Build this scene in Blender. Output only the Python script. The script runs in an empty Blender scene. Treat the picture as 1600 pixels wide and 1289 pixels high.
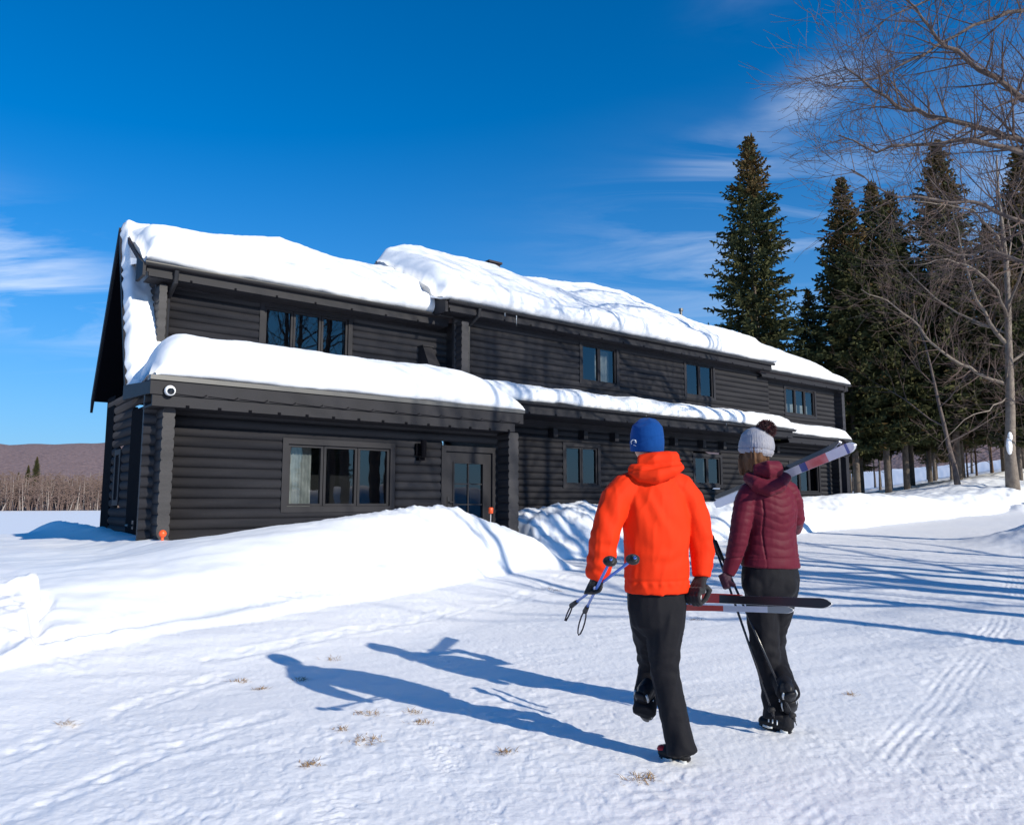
import bpy, math, random
import numpy as np
from mathutils import Vector, Matrix

sc = bpy.context.scene
R = math.radians
# ------------------------------------------------------------------ camera
CAM_H = 1.4
PITCH = math.atan(140 / 1180)
cam_d = bpy.data.cameras.new('camera')
cam_d.lens = 26.55
cam_d.sensor_width = 36
cam_d.clip_end = 6000
cam = bpy.data.objects.new('camera', cam_d)
sc.collection.objects.link(cam)
cam.location = (0, 0, CAM_H)
cam.rotation_euler = (R(90) + PITCH, 0, 0)
sc.camera = cam
# ------------------------------------------------------------------ sun and sky
SUN_DIR = Vector((0.746, -0.666, 0.0)).normalized()
SUN_EL = R(25)
sun_vec = Vector((SUN_DIR.x * math.cos(SUN_EL), SUN_DIR.y * math.cos(SUN_EL), math.sin(SUN_EL)))
sd = bpy.data.lights.new('sun', 'SUN')
sd.energy = 4.3
sd.angle = R(0.53)
sd.color = (1.0, 0.935, 0.80)
so = bpy.data.objects.new('sun', sd)
sc.collection.objects.link(so)
so.rotation_euler = sun_vec.to_track_quat('Z', 'Y').to_euler()
so.location = (20, -20, 20)
world = bpy.data.worlds.new('World')
sc.world = world
world.use_nodes = True
wt = world.node_tree
wt.nodes.clear()
def wn(t, **k):
    n = wt.nodes.new(t)
    for a, b in k.items():
        setattr(n, a, b)
    return n
sky = wn('ShaderNodeTexSky', sky_type='NISHITA', sun_disc=False)
sky.sun_elevation = SUN_EL
sky.sun_rotation = math.atan2(SUN_DIR.x, SUN_DIR.y)
sky.altitude = 400
sky.air_density = 1.0
sky.dust_density = 0.3
sky.ozone_density = 2.0
hs = wn('ShaderNodeHueSaturation')
hs.inputs['Saturation'].default_value = 1.24
hs.inputs['Hue'].default_value = 0.5
hs.inputs['Value'].default_value = 1.0
tint = wn('ShaderNodeMixRGB', blend_type='MULTIPLY')
tint.inputs[0].default_value = 1.0
tint.inputs[2].default_value = (0.27, 0.545, 0.84, 1)
wt.links.new(sky.outputs[0], tint.inputs[1])
hz_ = wn('ShaderNodeMixRGB')
hz_.inputs[2].default_value = (2.45, 3.55, 4.9, 1)
tc = wn('ShaderNodeTexCoord')
sep = wn('ShaderNodeSeparateXYZ')
wt.links.new(tc.outputs['Generated'], sep.inputs[0])
_a = wn('ShaderNodeMath', operation='MULTIPLY'); _a.inputs[1].default_value = -4.2
_m = wn('ShaderNodeMath', operation='MAXIMUM'); _m.inputs[1].default_value = 0.0
_e = wn('ShaderNodeMath', operation='EXPONENT'); _k = wn('ShaderNodeMath', operation='MULTIPLY'); _k.inputs[1].default_value = 0.97
wt.links.new(sep.outputs[2], _m.inputs[0]); wt.links.new(_m.outputs[0], _a.inputs[0]); wt.links.new(_a.outputs[0], _e.inputs[0]); wt.links.new(_e.outputs[0], _k.inputs[0])
wt.links.new(_k.outputs[0], hz_.inputs[0])
wt.links.new(tint.outputs[0], hz_.inputs[1])
wt.links.new(hz_.outputs[0], hs.inputs['Color'])
# thin wind-blown cirrus: a stretched noise on the view direction, projected on a high plane
def wm(op, a, b=None, clamp=False):
    n = wn('ShaderNodeMath', operation=op)
    n.use_clamp = clamp
    for i, q in enumerate((a, b)):
        if q is None: continue
        if isinstance(q, (int, float)): n.inputs[i].default_value = q
        else: wt.links.new(q, n.inputs[i])
    return n.outputs[0]
zz = wm('ADD', wm('MAXIMUM', sep.outputs[2], 0.0), 0.12)
px = wm('DIVIDE', sep.outputs[0], zz)
py = wm('DIVIDE', sep.outputs[1], zz)
cmb = wn('ShaderNodeCombineXYZ')
wt.links.new(px, cmb.inputs[0]); wt.links.new(py, cmb.inputs[1])
mp = wn('ShaderNodeMapping')
mp.inputs['Rotation'].default_value = (0, 0, R(28))
mp.inputs['Scale'].default_value = (0.9, 2.6, 1)
mp.inputs['Location'].default_value = (3.1, 0.4, 0)
wt.links.new(cmb.outputs[0], mp.inputs[0])
nz = wn('ShaderNodeTexNoise')
nz.inputs['Scale'].default_value = 1.25
nz.inputs['Detail'].default_value = 7
nz.inputs['Roughness'].default_value = 0.6
nz.inputs['Distortion'].default_value = 0.8
wt.links.new(mp.outputs[0], nz.inputs['Vector'])
# broad patches of sky that carry cloud (by azimuth and height)
def blob(az, el, s_az, s_el, tilt=0.0):
    # gaussian window on the sky around one direction
    d = Vector((math.sin(R(az)) * math.cos(R(el)), math.cos(R(az)) * math.cos(R(el)), math.sin(R(el))))
    rt = Vector((math.cos(R(az)), -math.sin(R(az)), 0))
    up = rt.cross(d) * -1
    if up.z < 0: up = -up
    a = rt * math.cos(R(tilt)) + up * math.sin(R(tilt))
    b = up * math.cos(R(tilt)) - rt * math.sin(R(tilt))
    outs = []
    for vec, s in ((a, s_az), (b, s_el)):
        dp = wn('ShaderNodeVectorMath', operation='DOT_PRODUCT')
        dp.inputs[1].default_value = vec
        wt.links.new(tc.outputs['Generated'], dp.inputs[0])
        q = wm('DIVIDE', dp.outputs['Value'], math.sin(R(s)))
        outs.append(wm('MULTIPLY', q, q))
    fr = wn('ShaderNodeVectorMath', operation='DOT_PRODUCT')
    fr.inputs[1].default_value = d
    wt.links.new(tc.outputs['Generated'], fr.inputs[0])
    e = wm('EXPONENT', wm('MULTIPLY', wm('ADD', outs[0], outs[1]), -1.0))
    return wm('MULTIPLY', e, wm('GREATER_THAN', fr.outputs['Value'], 0.0))
mask = None
for az, el, s1, s2, t, w in (
        (-34, 14.5, 8, 3.0, -16, 0.9), (17.5, 24.5, 5.0, 1.8, 8, 0.62), (22.5, 27.5, 5, 1.6, 30, 0.6), (21, 36, 4, 2.0, 20, 0.45),
        (19.5, 19.0, 12, 5, 6, 0.55), (36, 20, 8, 6, 10, 0.5)):
    b = wm('MULTIPLY', blob(az, el, s1, s2, t), w)
    mask = b if mask is None else wm('MAXIMUM', mask, b)
rmp = wn('ShaderNodeMapRange')
rmp.inputs[1].default_value = 0.42; rmp.inputs[2].default_value = 0.72
wt.links.new(nz.outputs[0], rmp.inputs[0])
cf = wm('MULTIPLY', wm('MULTIPLY', rmp.outputs[0], mask), 0.85, True)
mx = wn('ShaderNodeMixRGB')
mx.inputs[2].default_value = (5.6, 6.1, 6.9, 1)
wt.links.new(cf, mx.inputs[0]); wt.links.new(hs.outputs[0], mx.inputs[1])
bg = wn('ShaderNodeBackground')
bg.inputs['Strength'].default_value = 0.135
wo = wn('ShaderNodeOutputWorld')
wt.links.new(mx.outputs[0], bg.inputs[0]); wt.links.new(bg.outputs[0], wo.inputs[0])
sc.view_settings.view_transform = 'Standard'
sc.view_settings.look = 'None'
sc.view_settings.exposure = 0.35
sc.view_settings.gamma = 1.0
sc.render.engine = 'CYCLES'
sc.cycles.max_bounces = 6
sc.cycles.transparent_max_bounces = 12

# ------------------------------------------------------------------ frames
HU = Vector((0.7852, 0.6193, 0)); HV = Vector((-0.6193, 0.7852, 0)); D0 = 12.4
def h2w(u, v, z=0.0):
    return HU * u + HV * (v + D0) + Vector((0, 0, z))
def at(x, y, Y):
    """world point seen at photograph pixel x, y at distance Y"""
    a = (x - 800) / 1180; b = (644.5 - y) / 1180
    d = Vector((a, math.cos(PITCH) - b * math.sin(PITCH), math.sin(PITCH) + b * math.cos(PITCH)))
    return Vector((0, 0, CAM_H)) + d * (Y / d.y)
# ------------------------------------------------------------------ noise
def _hash(ix, iy, iz, seed):
    h = (ix * 374761393 + iy * 668265263 + iz * 2147483647 + seed * 974634777) & 0xffffffff
    h = ((h ^ (h >> 16)) * 0x45d9f3b) & 0xffffffff
    h = ((h ^ (h >> 13)) * 1274126177) & 0xffffffff
    h = ((h ^ (h >> 16)) * 0x2c1b3c6d) & 0xffffffff
    h = (h ^ (h >> 15)) & 0xffffffff
    return h.astype(np.float64) / 4294967295.0
def vnoise(x, y, z=None, seed=0):
    x = np.asarray(x, float); y = np.asarray(y, float)
    z = np.zeros_like(x) if z is None else np.asarray(z, float)
    xi = np.floor(x).astype(np.int64); yi = np.floor(y).astype(np.int64); zi = np.floor(z).astype(np.int64)
    fx = x - xi; fy = y - yi; fz = z - zi
    fx = fx * fx * (3 - 2 * fx); fy = fy * fy * (3 - 2 * fy); fz = fz * fz * (3 - 2 * fz)
    def c(a, b, d): return _hash(xi + a, yi + b, zi + d, seed)
    x00 = c(0, 0, 0) * (1 - fx) + c(1, 0, 0) * fx; x10 = c(0, 1, 0) * (1 - fx) + c(1, 1, 0) * fx
    r = x00 * (1 - fy) + x10 * fy
    if np.any(fz):
        x01 = c(0, 0, 1) * (1 - fx) + c(1, 0, 1) * fx; x11 = c(0, 1, 1) * (1 - fx) + c(1, 1, 1) * fx
        r = r * (1 - fz) + (x01 * (1 - fy) + x11 * fy) * fz
    return r * 2 - 1
def fbm(x, y, z=None, o=4, seed=0, gain=0.5):
    t = 0; a = 1; s = 1; n = 0
    for k in range(o):
        t = t + a * vnoise(np.asarray(x) * s, np.asarray(y) * s, None if z is None else np.asarray(z) * s, seed + k * 17)
        n += a; a *= gain; s *= 2.03
    return t / n
def sst(a, b, x):
    t = np.clip((np.asarray(x, float) - a) / (b - a), 0, 1)
    return t * t * (3 - 2 * t)
# ------------------------------------------------------------------ materials
def mat(name, col, rough=0.6, bump=None, var=None, spec=0.5, metal=0.0, sheen=0.0):
    """procedural principled material; bump=(scale, strength, distance) var=(scale, amount, second colour)"""
    m = bpy.data.materials.new(name); m.use_nodes = True
    nt = m.node_tree; b = nt.nodes['Principled BSDF']
    b.inputs['Base Color'].default_value = (*col, 1)
    b.inputs['Roughness'].default_value = rough
    b.inputs['Specular IOR Level'].default_value = spec
    b.inputs['Metallic'].default_value = metal
    if sheen: b.inputs['Sheen Weight'].default_value = sheen
    if bump or var:
        tcn = nt.nodes.new('ShaderNodeTexCoord')
    if var:
        n = nt.nodes.new('ShaderNodeTexNoise'); n.inputs['Scale'].default_value = var[0]; n.inputs['Detail'].default_value = 5
        nt.links.new(tcn.outputs['Object'], n.inputs['Vector'])
        r = nt.nodes.new('ShaderNodeMapRange'); r.inputs[1].default_value = 0.35; r.inputs[2].default_value = 0.65
        r.inputs[4].default_value = var[1]
        nt.links.new(n.outputs[0], r.inputs[0])
        x = nt.nodes.new('ShaderNodeMixRGB'); x.inputs[1].default_value = (*col, 1); x.inputs[2].default_value = (*var[2], 1)
        nt.links.new(r.outputs[0], x.inputs[0]); nt.links.new(x.outputs[0], b.inputs['Base Color'])
    if bump:
        n = nt.nodes.new('ShaderNodeTexNoise'); n.inputs['Scale'].default_value = bump[0]; n.inputs['Detail'].default_value = 6
        nt.links.new(tcn.outputs['Object'], n.inputs['Vector'])
        u = nt.nodes.new('ShaderNodeBump'); u.inputs['Strength'].default_value = bump[1]; u.inputs['Distance'].default_value = bump[2]
        nt.links.new(n.outputs[0], u.inputs['Height']); nt.links.new(u.outputs[0], b.inputs['Normal'])
    return m
M = {}
M['snow'] = mat('snow', (0.86, 0.87, 0.89), 0.55, (14, 0.25, 0.012), None, 0.3)
M['road_snow'] = mat('packed_snow', (0.88, 0.87, 0.88), 0.5, (38, 0.32, 0.012), (0.9, 0.35, (0.80, 0.82, 0.87)), 0.35)
M['roof_snow'] = mat('roof_snow', (0.86, 0.87, 0.89), 0.6, (5, 0.35, 0.03), None, 0.25)
def log_material():
    m = mat('charcoal_stain', (0.024, 0.0235, 0.027), 0.55, (30, 0.25, 0.01), None, 0.28)
    nt = m.node_tree; b = nt.nodes['Principled BSDF']
    t = nt.nodes.new('ShaderNodeTexCoord'); mpn = nt.nodes.new('ShaderNodeMapping'); mpn.inputs['Scale'].default_value = (0.45, 0.45, 5.2)
    n = nt.nodes.new('ShaderNodeTexNoise'); n.inputs['Scale'].default_value = 1.3; n.inputs['Detail'].default_value = 5
    nt.links.new(t.outputs['Object'], mpn.inputs[0]); nt.links.new(mpn.outputs[0], n.inputs['Vector'])
    r = nt.nodes.new('ShaderNodeValToRGB')
    r.color_ramp.elements[0].position = 0.3; r.color_ramp.elements[0].color = (0.020, 0.0195, 0.023, 1)
    r.color_ramp.elements[1].position = 0.7; r.color_ramp.elements[1].color = (0.043, 0.041, 0.045, 1)
    nt.links.new(n.outputs[0], r.inputs[0]); nt.links.new(r.outputs[0], b.inputs['Base Color'])
    return m
M['log'] = log_material()
M['trim'] = mat('charcoal_trim', (0.022, 0.0215, 0.026), 0.6, (40, 0.15, 0.005), (2.5, 0.6, (0.016, 0.0155, 0.018)), 0.2)
M['gutter'] = mat('dark_metal', (0.021, 0.020, 0.022), 0.4, None, (3, 0.5, (0.015, 0.015, 0.017)), 0.35)
M['drip'] = mat('drip_edge', (0.065, 0.063, 0.062), 0.4, None, (4, 0.6, (0.07, 0.068, 0.066)), 0.6)
M['black'] = mat('black_paint', (0.004, 0.004, 0.006), 0.9, (60, 0.1, 0.004), None, 0.05)
M['room'] = mat('dark_room', (0.02, 0.02, 0.022), 0.9, (5, 0.1, 0.01))
M['curtain'] = mat('curtain_cloth', (0.5, 0.52, 0.5), 0.9, (25, 0.4, 0.02), (6, 0.8, (0.25, 0.28, 0.28)))
M['shingle'] = mat('shingles', (0.035, 0.03, 0.03), 0.9, (25, 0.6, 0.02), (8, 0.8, (0.05, 0.03, 0.035)))
M['ice'] = mat('ice', (0.8, 0.86, 0.93), 0.12, (20, 0.3, 0.01))
M['ice'].node_tree.nodes['Principled BSDF'].inputs['Transmission Weight'].default_value = 0.6
def glass_material():
    m = bpy.data.materials.new('window_glass'); m.use_nodes = True
    nt = m.node_tree; nt.nodes.clear()
    o = nt.nodes.new('ShaderNodeOutputMaterial'); mxs = nt.nodes.new('ShaderNodeMixShader')
    tr = nt.nodes.new('ShaderNodeBsdfTransparent'); tr.inputs[0].default_value = (0.55, 0.58, 0.6, 1)
    gl = nt.nodes.new('ShaderNodeBsdfGlossy'); gl.inputs['Roughness'].default_value = 0.015; gl.inputs[0].default_value = (1, 0.96, 0.96, 1)
    fr = nt.nodes.new('ShaderNodeFresnel'); fr.inputs[0].default_value = 1.85
    t = nt.nodes.new('ShaderNodeTexCoord'); n = nt.nodes.new('ShaderNodeTexNoise'); n.inputs['Scale'].default_value = 1.6
    bu = nt.nodes.new('ShaderNodeBump'); bu.inputs['Strength'].default_value = 0.06; bu.inputs['Distance'].default_value = 0.02
    nt.links.new(t.outputs['Object'], n.inputs['Vector']); nt.links.new(n.outputs[0], bu.inputs['Height']); nt.links.new(bu.outputs[0], gl.inputs['Normal'])
    nt.links.new(fr.outputs[0], mxs.inputs[0]); nt.links.new(tr.outputs[0], mxs.inputs[1]); nt.links.new(gl.outputs[0], mxs.inputs[2])
    nt.links.new(mxs.outputs[0], o.inputs[0])
    return m
M['glass'] = glass_material()
# ------------------------------------------------------------------ object helpers
COL = sc.collection
def link_mesh(name, verts, faces, mats, parent=None, smooth=False, mi=None, loc=None):
    me = bpy.data.meshes.new(name)
    me.from_pydata([tuple(v) for v in verts], [], faces)
    return finish(name, me, mats, parent, smooth, mi, loc)
def finish(name, me, mats, parent=None, smooth=False, mi=None, loc=None):
    for m in (mats if isinstance(mats, (list, tuple)) else [mats]):
        me.materials.append(m)
    if smooth: me.polygons.foreach_set('use_smooth', [True] * len(me.polygons))
    if mi is not None: me.polygons.foreach_set('material_index', mi)
    me.update()
    o = bpy.data.objects.new(name, me); COL.objects.link(o)
    if parent: o.parent = parent
    if loc is not None: o.location = loc
    return o
def tag(o, label=None, cat=None, group=None, kind=None):
    if label: o['label'] = label
    if cat: o['category'] = cat
    if group: o['group'] = group
    if kind: o['kind'] = kind
    return o
def empty(name, loc, rz=0.0, label=None, cat=None, group=None):
    o = bpy.data.objects.new(name, None); o.empty_display_size = 0.3
    COL.objects.link(o); o.location = loc; o.rotation_euler = (0, 0, rz)
    return tag(o, label, cat, group)
def copy_thing(src, loc, rz=0.0, scale=1.0, label=None, group=None):
    c = src.copy(); COL.objects.link(c); c.location = loc; c.rotation_euler = (0, 0, rz)
    c.scale = (scale, scale, scale) if isinstance(scale, (int, float)) else scale
    if label: c['label'] = label
    if group: c['group'] = group
    for ch in src.children:
        d = ch.copy(); COL.objects.link(d); d.parent = c
    return c
class MB:
    def __init__(s, off=(0, 0, 0)):
        s.v = []; s.f = []; s.m = []; s.o = off
    def add(s, vs, fs, m=0):
        b = len(s.v); s.v += [(p[0] - s.o[0], p[1] - s.o[1], p[2] - s.o[2]) for p in vs]
        s.f += [tuple(i + b for i in f) for f in fs]; s.m += [m] * len(fs)
    def box(s, a, b, m=0):
        x0, y0, z0 = a; x1, y1, z1 = b
        s.add([(x0, y0, z0), (x1, y0, z0), (x1, y1, z0), (x0, y1, z0), (x0, y0, z1), (x1, y0, z1), (x1, y1, z1), (x0, y1, z1)],
              [(0, 3, 2, 1), (4, 5, 6, 7), (0, 1, 5, 4), (1, 2, 6, 5), (2, 3, 7, 6), (3, 0, 4, 7)], m)
    def hexa(s, p, m=0):
        s.add(p, [(0, 3, 2, 1), (4, 5, 6, 7), (0, 1, 5, 4), (1, 2, 6, 5), (2, 3, 7, 6), (3, 0, 4, 7)], m)
    def tube(s, pts, rad, n=8, m=0, cap=True, flat=1.0, side=None):
        pts = [Vector(p) for p in pts]
        if isinstance(rad, (int, float)): rad = [rad] * len(pts)
        vs = []; fs = []
        prev = None
        for i, p in enumerate(pts):
            t = (pts[min(i + 1, len(pts) - 1)] - pts[max(i - 1, 0)])
            t = t.normalized() if t.length > 1e-9 else Vector((0, 0, 1))
            if side is not None: a = Vector(side)
            elif prev is None: a = Vector((0, 0, 1)) if abs(t.z) < 0.9 else Vector((1, 0, 0))
            else: a = prev
            a = (a - t * a.dot(t)).normalized(); prev = a
            b = t.cross(a)
            r = rad[i]
            ra, rb = r if isinstance(r, (tuple, list)) else (r, r * flat)
            for k in range(n):
                th = 2 * math.pi * k / n
                vs.append(p + a * (ra * math.cos(th)) + b * (rb * math.sin(th)))
        for i in range(len(pts) - 1):
            for k in range(n):
                k2 = (k + 1) % n
                fs.append((i * n + k, i * n + k2, (i + 1) * n + k2, (i + 1) * n + k))
        if cap:
            fs.append(tuple(range(n - 1, -1, -1))); fs.append(tuple((len(pts) - 1) * n + k for k in range(n)))
        s.add(vs, fs, m)
    def sphere(s, c, r, n=12, m=0, rot=None):
        r = r if isinstance(r, (tuple, list)) else (r, r, r)
        vs = []; fs = []; k = n // 2 + 1
        for i in range(1, k):
            ph = math.pi * i / k
            for j in range(n):
                th = 2 * math.pi * j / n
                q = Vector((r[0] * math.sin(ph) * math.cos(th), r[1] * math.sin(ph) * math.sin(th), r[2] * math.cos(ph)))
                if rot: q = rot @ q
                vs.append(Vector(c) + q)
        top = Vector((0, 0, r[2])); bot = Vector((0, 0, -r[2]))
        if rot: top = rot @ top; bot = rot @ bot
        vs += [Vector(c) + top, Vector(c) + bot]
        T = len(vs) - 2; B = len(vs) - 1
        for i in range(k - 2):
            for j in range(n):
                j2 = (j + 1) % n
                fs.append((i * n + j, (i + 1) * n + j, (i + 1) * n + j2, i * n + j2))
        for j in range(n):
            j2 = (j + 1) % n
            fs.append((T, j, j2)); fs.append((B, (k - 2) * n + j2, (k - 2) * n + j))
        s.add(vs, fs, m)
    def build(s, name, mats, parent=None, smooth=False, loc=None):
        return link_mesh(name, s.v, s.f, mats, parent, smooth, s.m if isinstance(mats, (list, tuple)) and len(mats) > 1 else None, loc)
# ================================================================== terrain
def polydist(X, Y, pts):
    """signed distance and arc length to a polyline"""
    best = np.full(X.shape, 1e9); sd_ = np.zeros(X.shape); sl = np.zeros(X.shape); acc = 0
    for (x0, y0), (x1, y1) in zip(pts[:-1], pts[1:]):
        dx, dy = x1 - x0, y1 - y0; L = math.hypot(dx, dy); dx /= L; dy /= L
        t = np.clip((X - x0) * dx + (Y - y0) * dy, 0, L)
        ex = X - x0 - t * dx; ey = Y - y0 - t * dy
        d = np.hypot(ex, ey); sg = np.sign(dx * (Y - y0) - dy * (X - x0))
        k = d < best
        best = np.where(k, d, best); sd_ = np.where(k, d * sg, sd_); sl = np.where(k, acc + t, sl)
        acc += L
    return sd_, sl
GRASS = []
def terrain(X, Y):
    U_ = X * HU.x + Y * HU.y; V_ = X * HV.x + Y * HV.y - D0
    base = np.interp(Y, [-60, 6, 10, 15, 19, 23.3, 32, 45], [0, 0, .1, .3, .47, .67, 1.07, 1.5])
    base = base * np.interp(X, [-4, 0, 5], [0.45, 0.75, 1.0])
    wob = fbm(U_ * .5, V_ * .5, seed=5)
    # --- left bank against the porch
    vf = np.interp(U_, [-30, -6, .62, 2.16, 3.71, 6.06, 8.1, 9.3, 9.8], [-8, -6.5, -5.5, -4.85, -4.25, -3.4, -2.7, -2.2, -1.9]) + .18 * wob
    zc = np.interp(U_, [-30, -6, -2, .84, 2.26, 2.9, 4.0, 4.66, 5.5, 6.15, 6.63, 7.1, 7.65, 8.3, 8.8, 9.25, 9.65],
                   [.3, .5, .52, .57, .70, .82, .95, 1.02, 1.12, 1.18, 1.20, 1.12, .94, .72, .48, .2, .0])
    vf = np.minimum(vf, -2.3)
    w = np.clip((V_ - vf) / (-2.0 - vf), 0, 1)
    prof = (1 - (1 - w) ** 2.0) * sst(-.05, .26, w)
    back = 1 - .16 * sst(-1.8, -.2, V_) * sst(2.6, 3.4, U_)
    b1 = zc * prof * back
    lip = .05 * np.exp(-((w - .06) / .05) ** 2) * sst(9, 6, U_)
    b1 = b1 + lip
    # plateau behind the left bank, falling to the frozen lake
    plat = np.interp(V_, [-2, 3, 7.2, 12, 20, 40], [.66, .74, .70, .25, -.6, -1.9])
    left = sst(2.9, 1.6, U_) * sst(-2.2, -1.2, V_)
    b1 = b1 * (1 - left) + np.maximum(plat - base, -4) * left
    under = sst(-1.0, 0.5, V_) * sst(1.6, 2.9, U_)
    # --- right bank along the wall and on to the wood
    zc2 = np.interp(U_, [9.7, 10.05, 10.8, 13, 17.4, 22, 25.2, 28.4, 30.5, 33, 36, 41, 60], [0.2, 1.05, 1.25, 1.36, 1.39, 1.50, 1.69, 1.67, 1.58, 1.70, 1.93, 2.23, 3.2])
    lump = fbm(U_ * 1.3, V_ * 1.3, seed=9)
    vf2 = -.95 + .35 * wob
    w2 = np.clip((V_ - vf2) / (.75 - vf2), 0, 1)
    pr2 = (1 - (1 - w2) ** 1.9) * sst(0, .1, w2)
    h2 = base + (zc2 - base) * pr2 + .16 * lump * np.sin(np.pi * w2) * sst(9.9, 10.4, U_)
    h2 = h2 - (.35 * sst(.9, 1.8, V_)) * sst(28, 26, U_)
    right = sst(9.75, 10.15, U_ + .35 * lump * sst(1.5, 0, V_)) * (V_ > vf2)
    # --- sum
    h = base + b1 * np.where((U_ < 9.9) & (V_ < 4), 1, np.where(U_ < 2.9, 1, 0))
    h = np.where((U_ > 2.9) & (V_ > -.3) & (U_ < 9.7), np.minimum(h, 1.15), h)
    h = h * (1 - right) + h2 * right
    # wood floor climbing to the right
    fl = 1.62 + .15 * np.clip(X - 16, 0, 60) - .045 * np.clip(Y - 34, 0, 60) + .22 * fbm(X * .13, Y * .13, seed=3)
    fl = np.clip(fl, 1.2, 9)
    wood = sst(1.2, 3.5, V_) * sst(27, 29, U_)
    h = h * (1 - wood) + fl * wood
    # land behind the house falls away to the lake on the left
    gone = sst(8, 26, V_) * sst(28, 20, U_)
    h = h * (1 - gone) + (-2.2) * gone
    leftfar = sst(-14, -30, X) * sst(6, 20, Y)
    h = h * (1 - leftfar) + (-2.2) * leftfar
    # far right: closed by ground level
    # --- ploughed chunks at the left edge
    m0 = np.exp(-((X + 5.1) / 1.0) ** 4 - ((Y - 7.6) / 1.25) ** 4)
    nn_ = fbm(X * 2.4, Y * 2.4, seed=31)
    xe = -.622 * Y + .14 * nn_
    cl_ = sst(.04, -.04, X - xe) * sst(5.9, 6.6, Y) * sst(8.0, 7.5, Y)
    h = h + cl_ * (.17 + .10 * nn_ + .05 * fbm(X * 7, Y * 7, seed=33)) - .12 * np.exp(-((X - xe - .08) / .08) ** 2) * sst(6.5, 6.9, Y) * sst(7.9, 7.5, Y)
    m0b = np.exp(-((X + 4.2) / .8) ** 2 - ((Y - 6.5) / .55) ** 2)
    h = h + m0b * (.04 + .08 * fbm(X * 4, Y * 4, seed=35))
    # small mound by the right edge of the road
    h = h + .62 * np.exp(-((X - 12.6) / 1.35) ** 2 - ((Y - 17.4) / 1.3) ** 2) * (1 + .35 * lump)
    h = h + .45 * np.exp(-((X - 21.3) / 1.6) ** 2 - ((Y - 30.6) / 1.2) ** 2) * (1 + .8 * fbm(X * 1.7, Y * 1.7, seed=44))
    pr_ = X * .91 - Y * .5
    h = h + 2.5 * np.exp(-((pr_ - 31) / 3.2) ** 2) * sst(13, 7, Y) * (1 + .25 * fbm(X * .2, Y * .2, seed=46))
    bank = np.clip((h - base) / .25, 0, 1)
    near = sst(60, 25, np.hypot(X, Y))
    # directions along and across the wind ripples
    s1 = X * .9 + Y * .43; s2 = -X * .43 + Y * .9
    r1 = 1 - bank
    # --- surface detail
    apron = sst(-1.7, .35, V_ - vf) * (1 - sst(.2, .6, V_ - vf)) * sst(9.3, 8, U_)
    h = h + .17 * apron + .03 * apron * fbm(s1 * .8, s2 * 2.2, o=3, seed=87)
    rag = sst(.02, .10, w) * sst(.5, .2, w) * (U_ < 9.7)
    crust = fbm(X * 3.2, Y * 3.2, o=4, seed=51)
    h = h + near * (r1 * (.012 * fbm(X * .8, Y * .8, o=3, seed=61) + (.0015 + .006 * sst(-.15, .5, fbm(X * .9, Y * .9, o=2, seed=67))) * fbm(X * 6, Y * 6, o=3, seed=62)
                          + (.0012 + .0038 * sst(-.1, .5, fbm(X * 1.3 + 5, Y * 1.3, o=2, seed=68))) * vnoise(X * 19, Y * 19, seed=63) + .0018 * vnoise(X * 41, Y * 41, seed=64)))
    h = h + near * r1 * .007 * fbm(s1 * .8, s2 * 5.0, o=4, seed=71)
    h = h + near * bank * (.045 * fbm(X * .9, Y * .9, seed=75) + .006 * crust + .022 * fbm(s1 * .7, s2 * 2.6, o=3, seed=77)) + rag * near * (.05 * np.abs(fbm(X * 5, Y * 5, seed=78)) * sst(-.1, .5, fbm(X * .8, Y * .8, seed=79)))
    # top rim of the ploughed heap and the rough end of the right bank
    rim = np.exp(-((U_ - 6.7) / 1.6) ** 2 - ((V_ + 1.9) / .5) ** 2)
    h = h + rim * (.07 * np.abs(fbm(X * 3.3, Y * 3.3, seed=81)) + .05 * fbm(X * 9, Y * 9, seed=82))
    rough2 = sst(9.8, 10.2, U_) * sst(17, 11.5, U_) * sst(-1.0, -.4, V_) * sst(2, 1, V_)
    h = h + rough2 * (.13 * fbm(X * 2.3, Y * 2.3, seed=85) + .07 * fbm(X * 6.5, Y * 6.5, seed=86))
    rr2 = sst(16, 18, U_) * right
    h = h + rr2 * .05 * fbm(U_ * .7 + 1.2 * V_, V_ * 3.0 - U_ * .9, seed=88)
    # clods scattered on the road
    cl = vnoise(X * 7.3, Y * 7.3, seed=91); cm = sst(.1, .5, fbm(X * .55, Y * .55, seed=92))
    h = h + near * r1 * .0028 * sst(.4, .9, vnoise(X * 24, Y * 24, seed=191)) * cm * (1 + .6 * cl)
    ch = vnoise(X * 12, Y * 12, seed=93)
    h = h - near * r1 * .004 * sst(.35, .9, vnoise(X * 30, Y * 30, seed=193) + .15 * ch) * sst(.0, .4, fbm(X * .8 + 9, Y * .8, seed=94))
    h = h - near * r1 * .010 * np.abs(fbm(X * 9 + 2 * crust, Y * 9, o=4, seed=195)) * sst(-.05, .35, fbm(X * .7 + 3, Y * .7, o=3, seed=196))
    # tyre tracks: ribs along the track on the right, cross bars on the left
    d, s = polydist(X, Y, TR1)
    e = np.exp(-(d / .16) ** 6) * sst(-.75, .25, vnoise(X * 1.1, Y * 1.1, seed=98))
    h = h + e * (.0038 * np.cos(d * 2 * np.pi / .066 + .8 * vnoise(X * 3, Y * 3, seed=97)) * (.55 + .45 * vnoise(X * 5, Y * 5, seed=95)) - .005)
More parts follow.
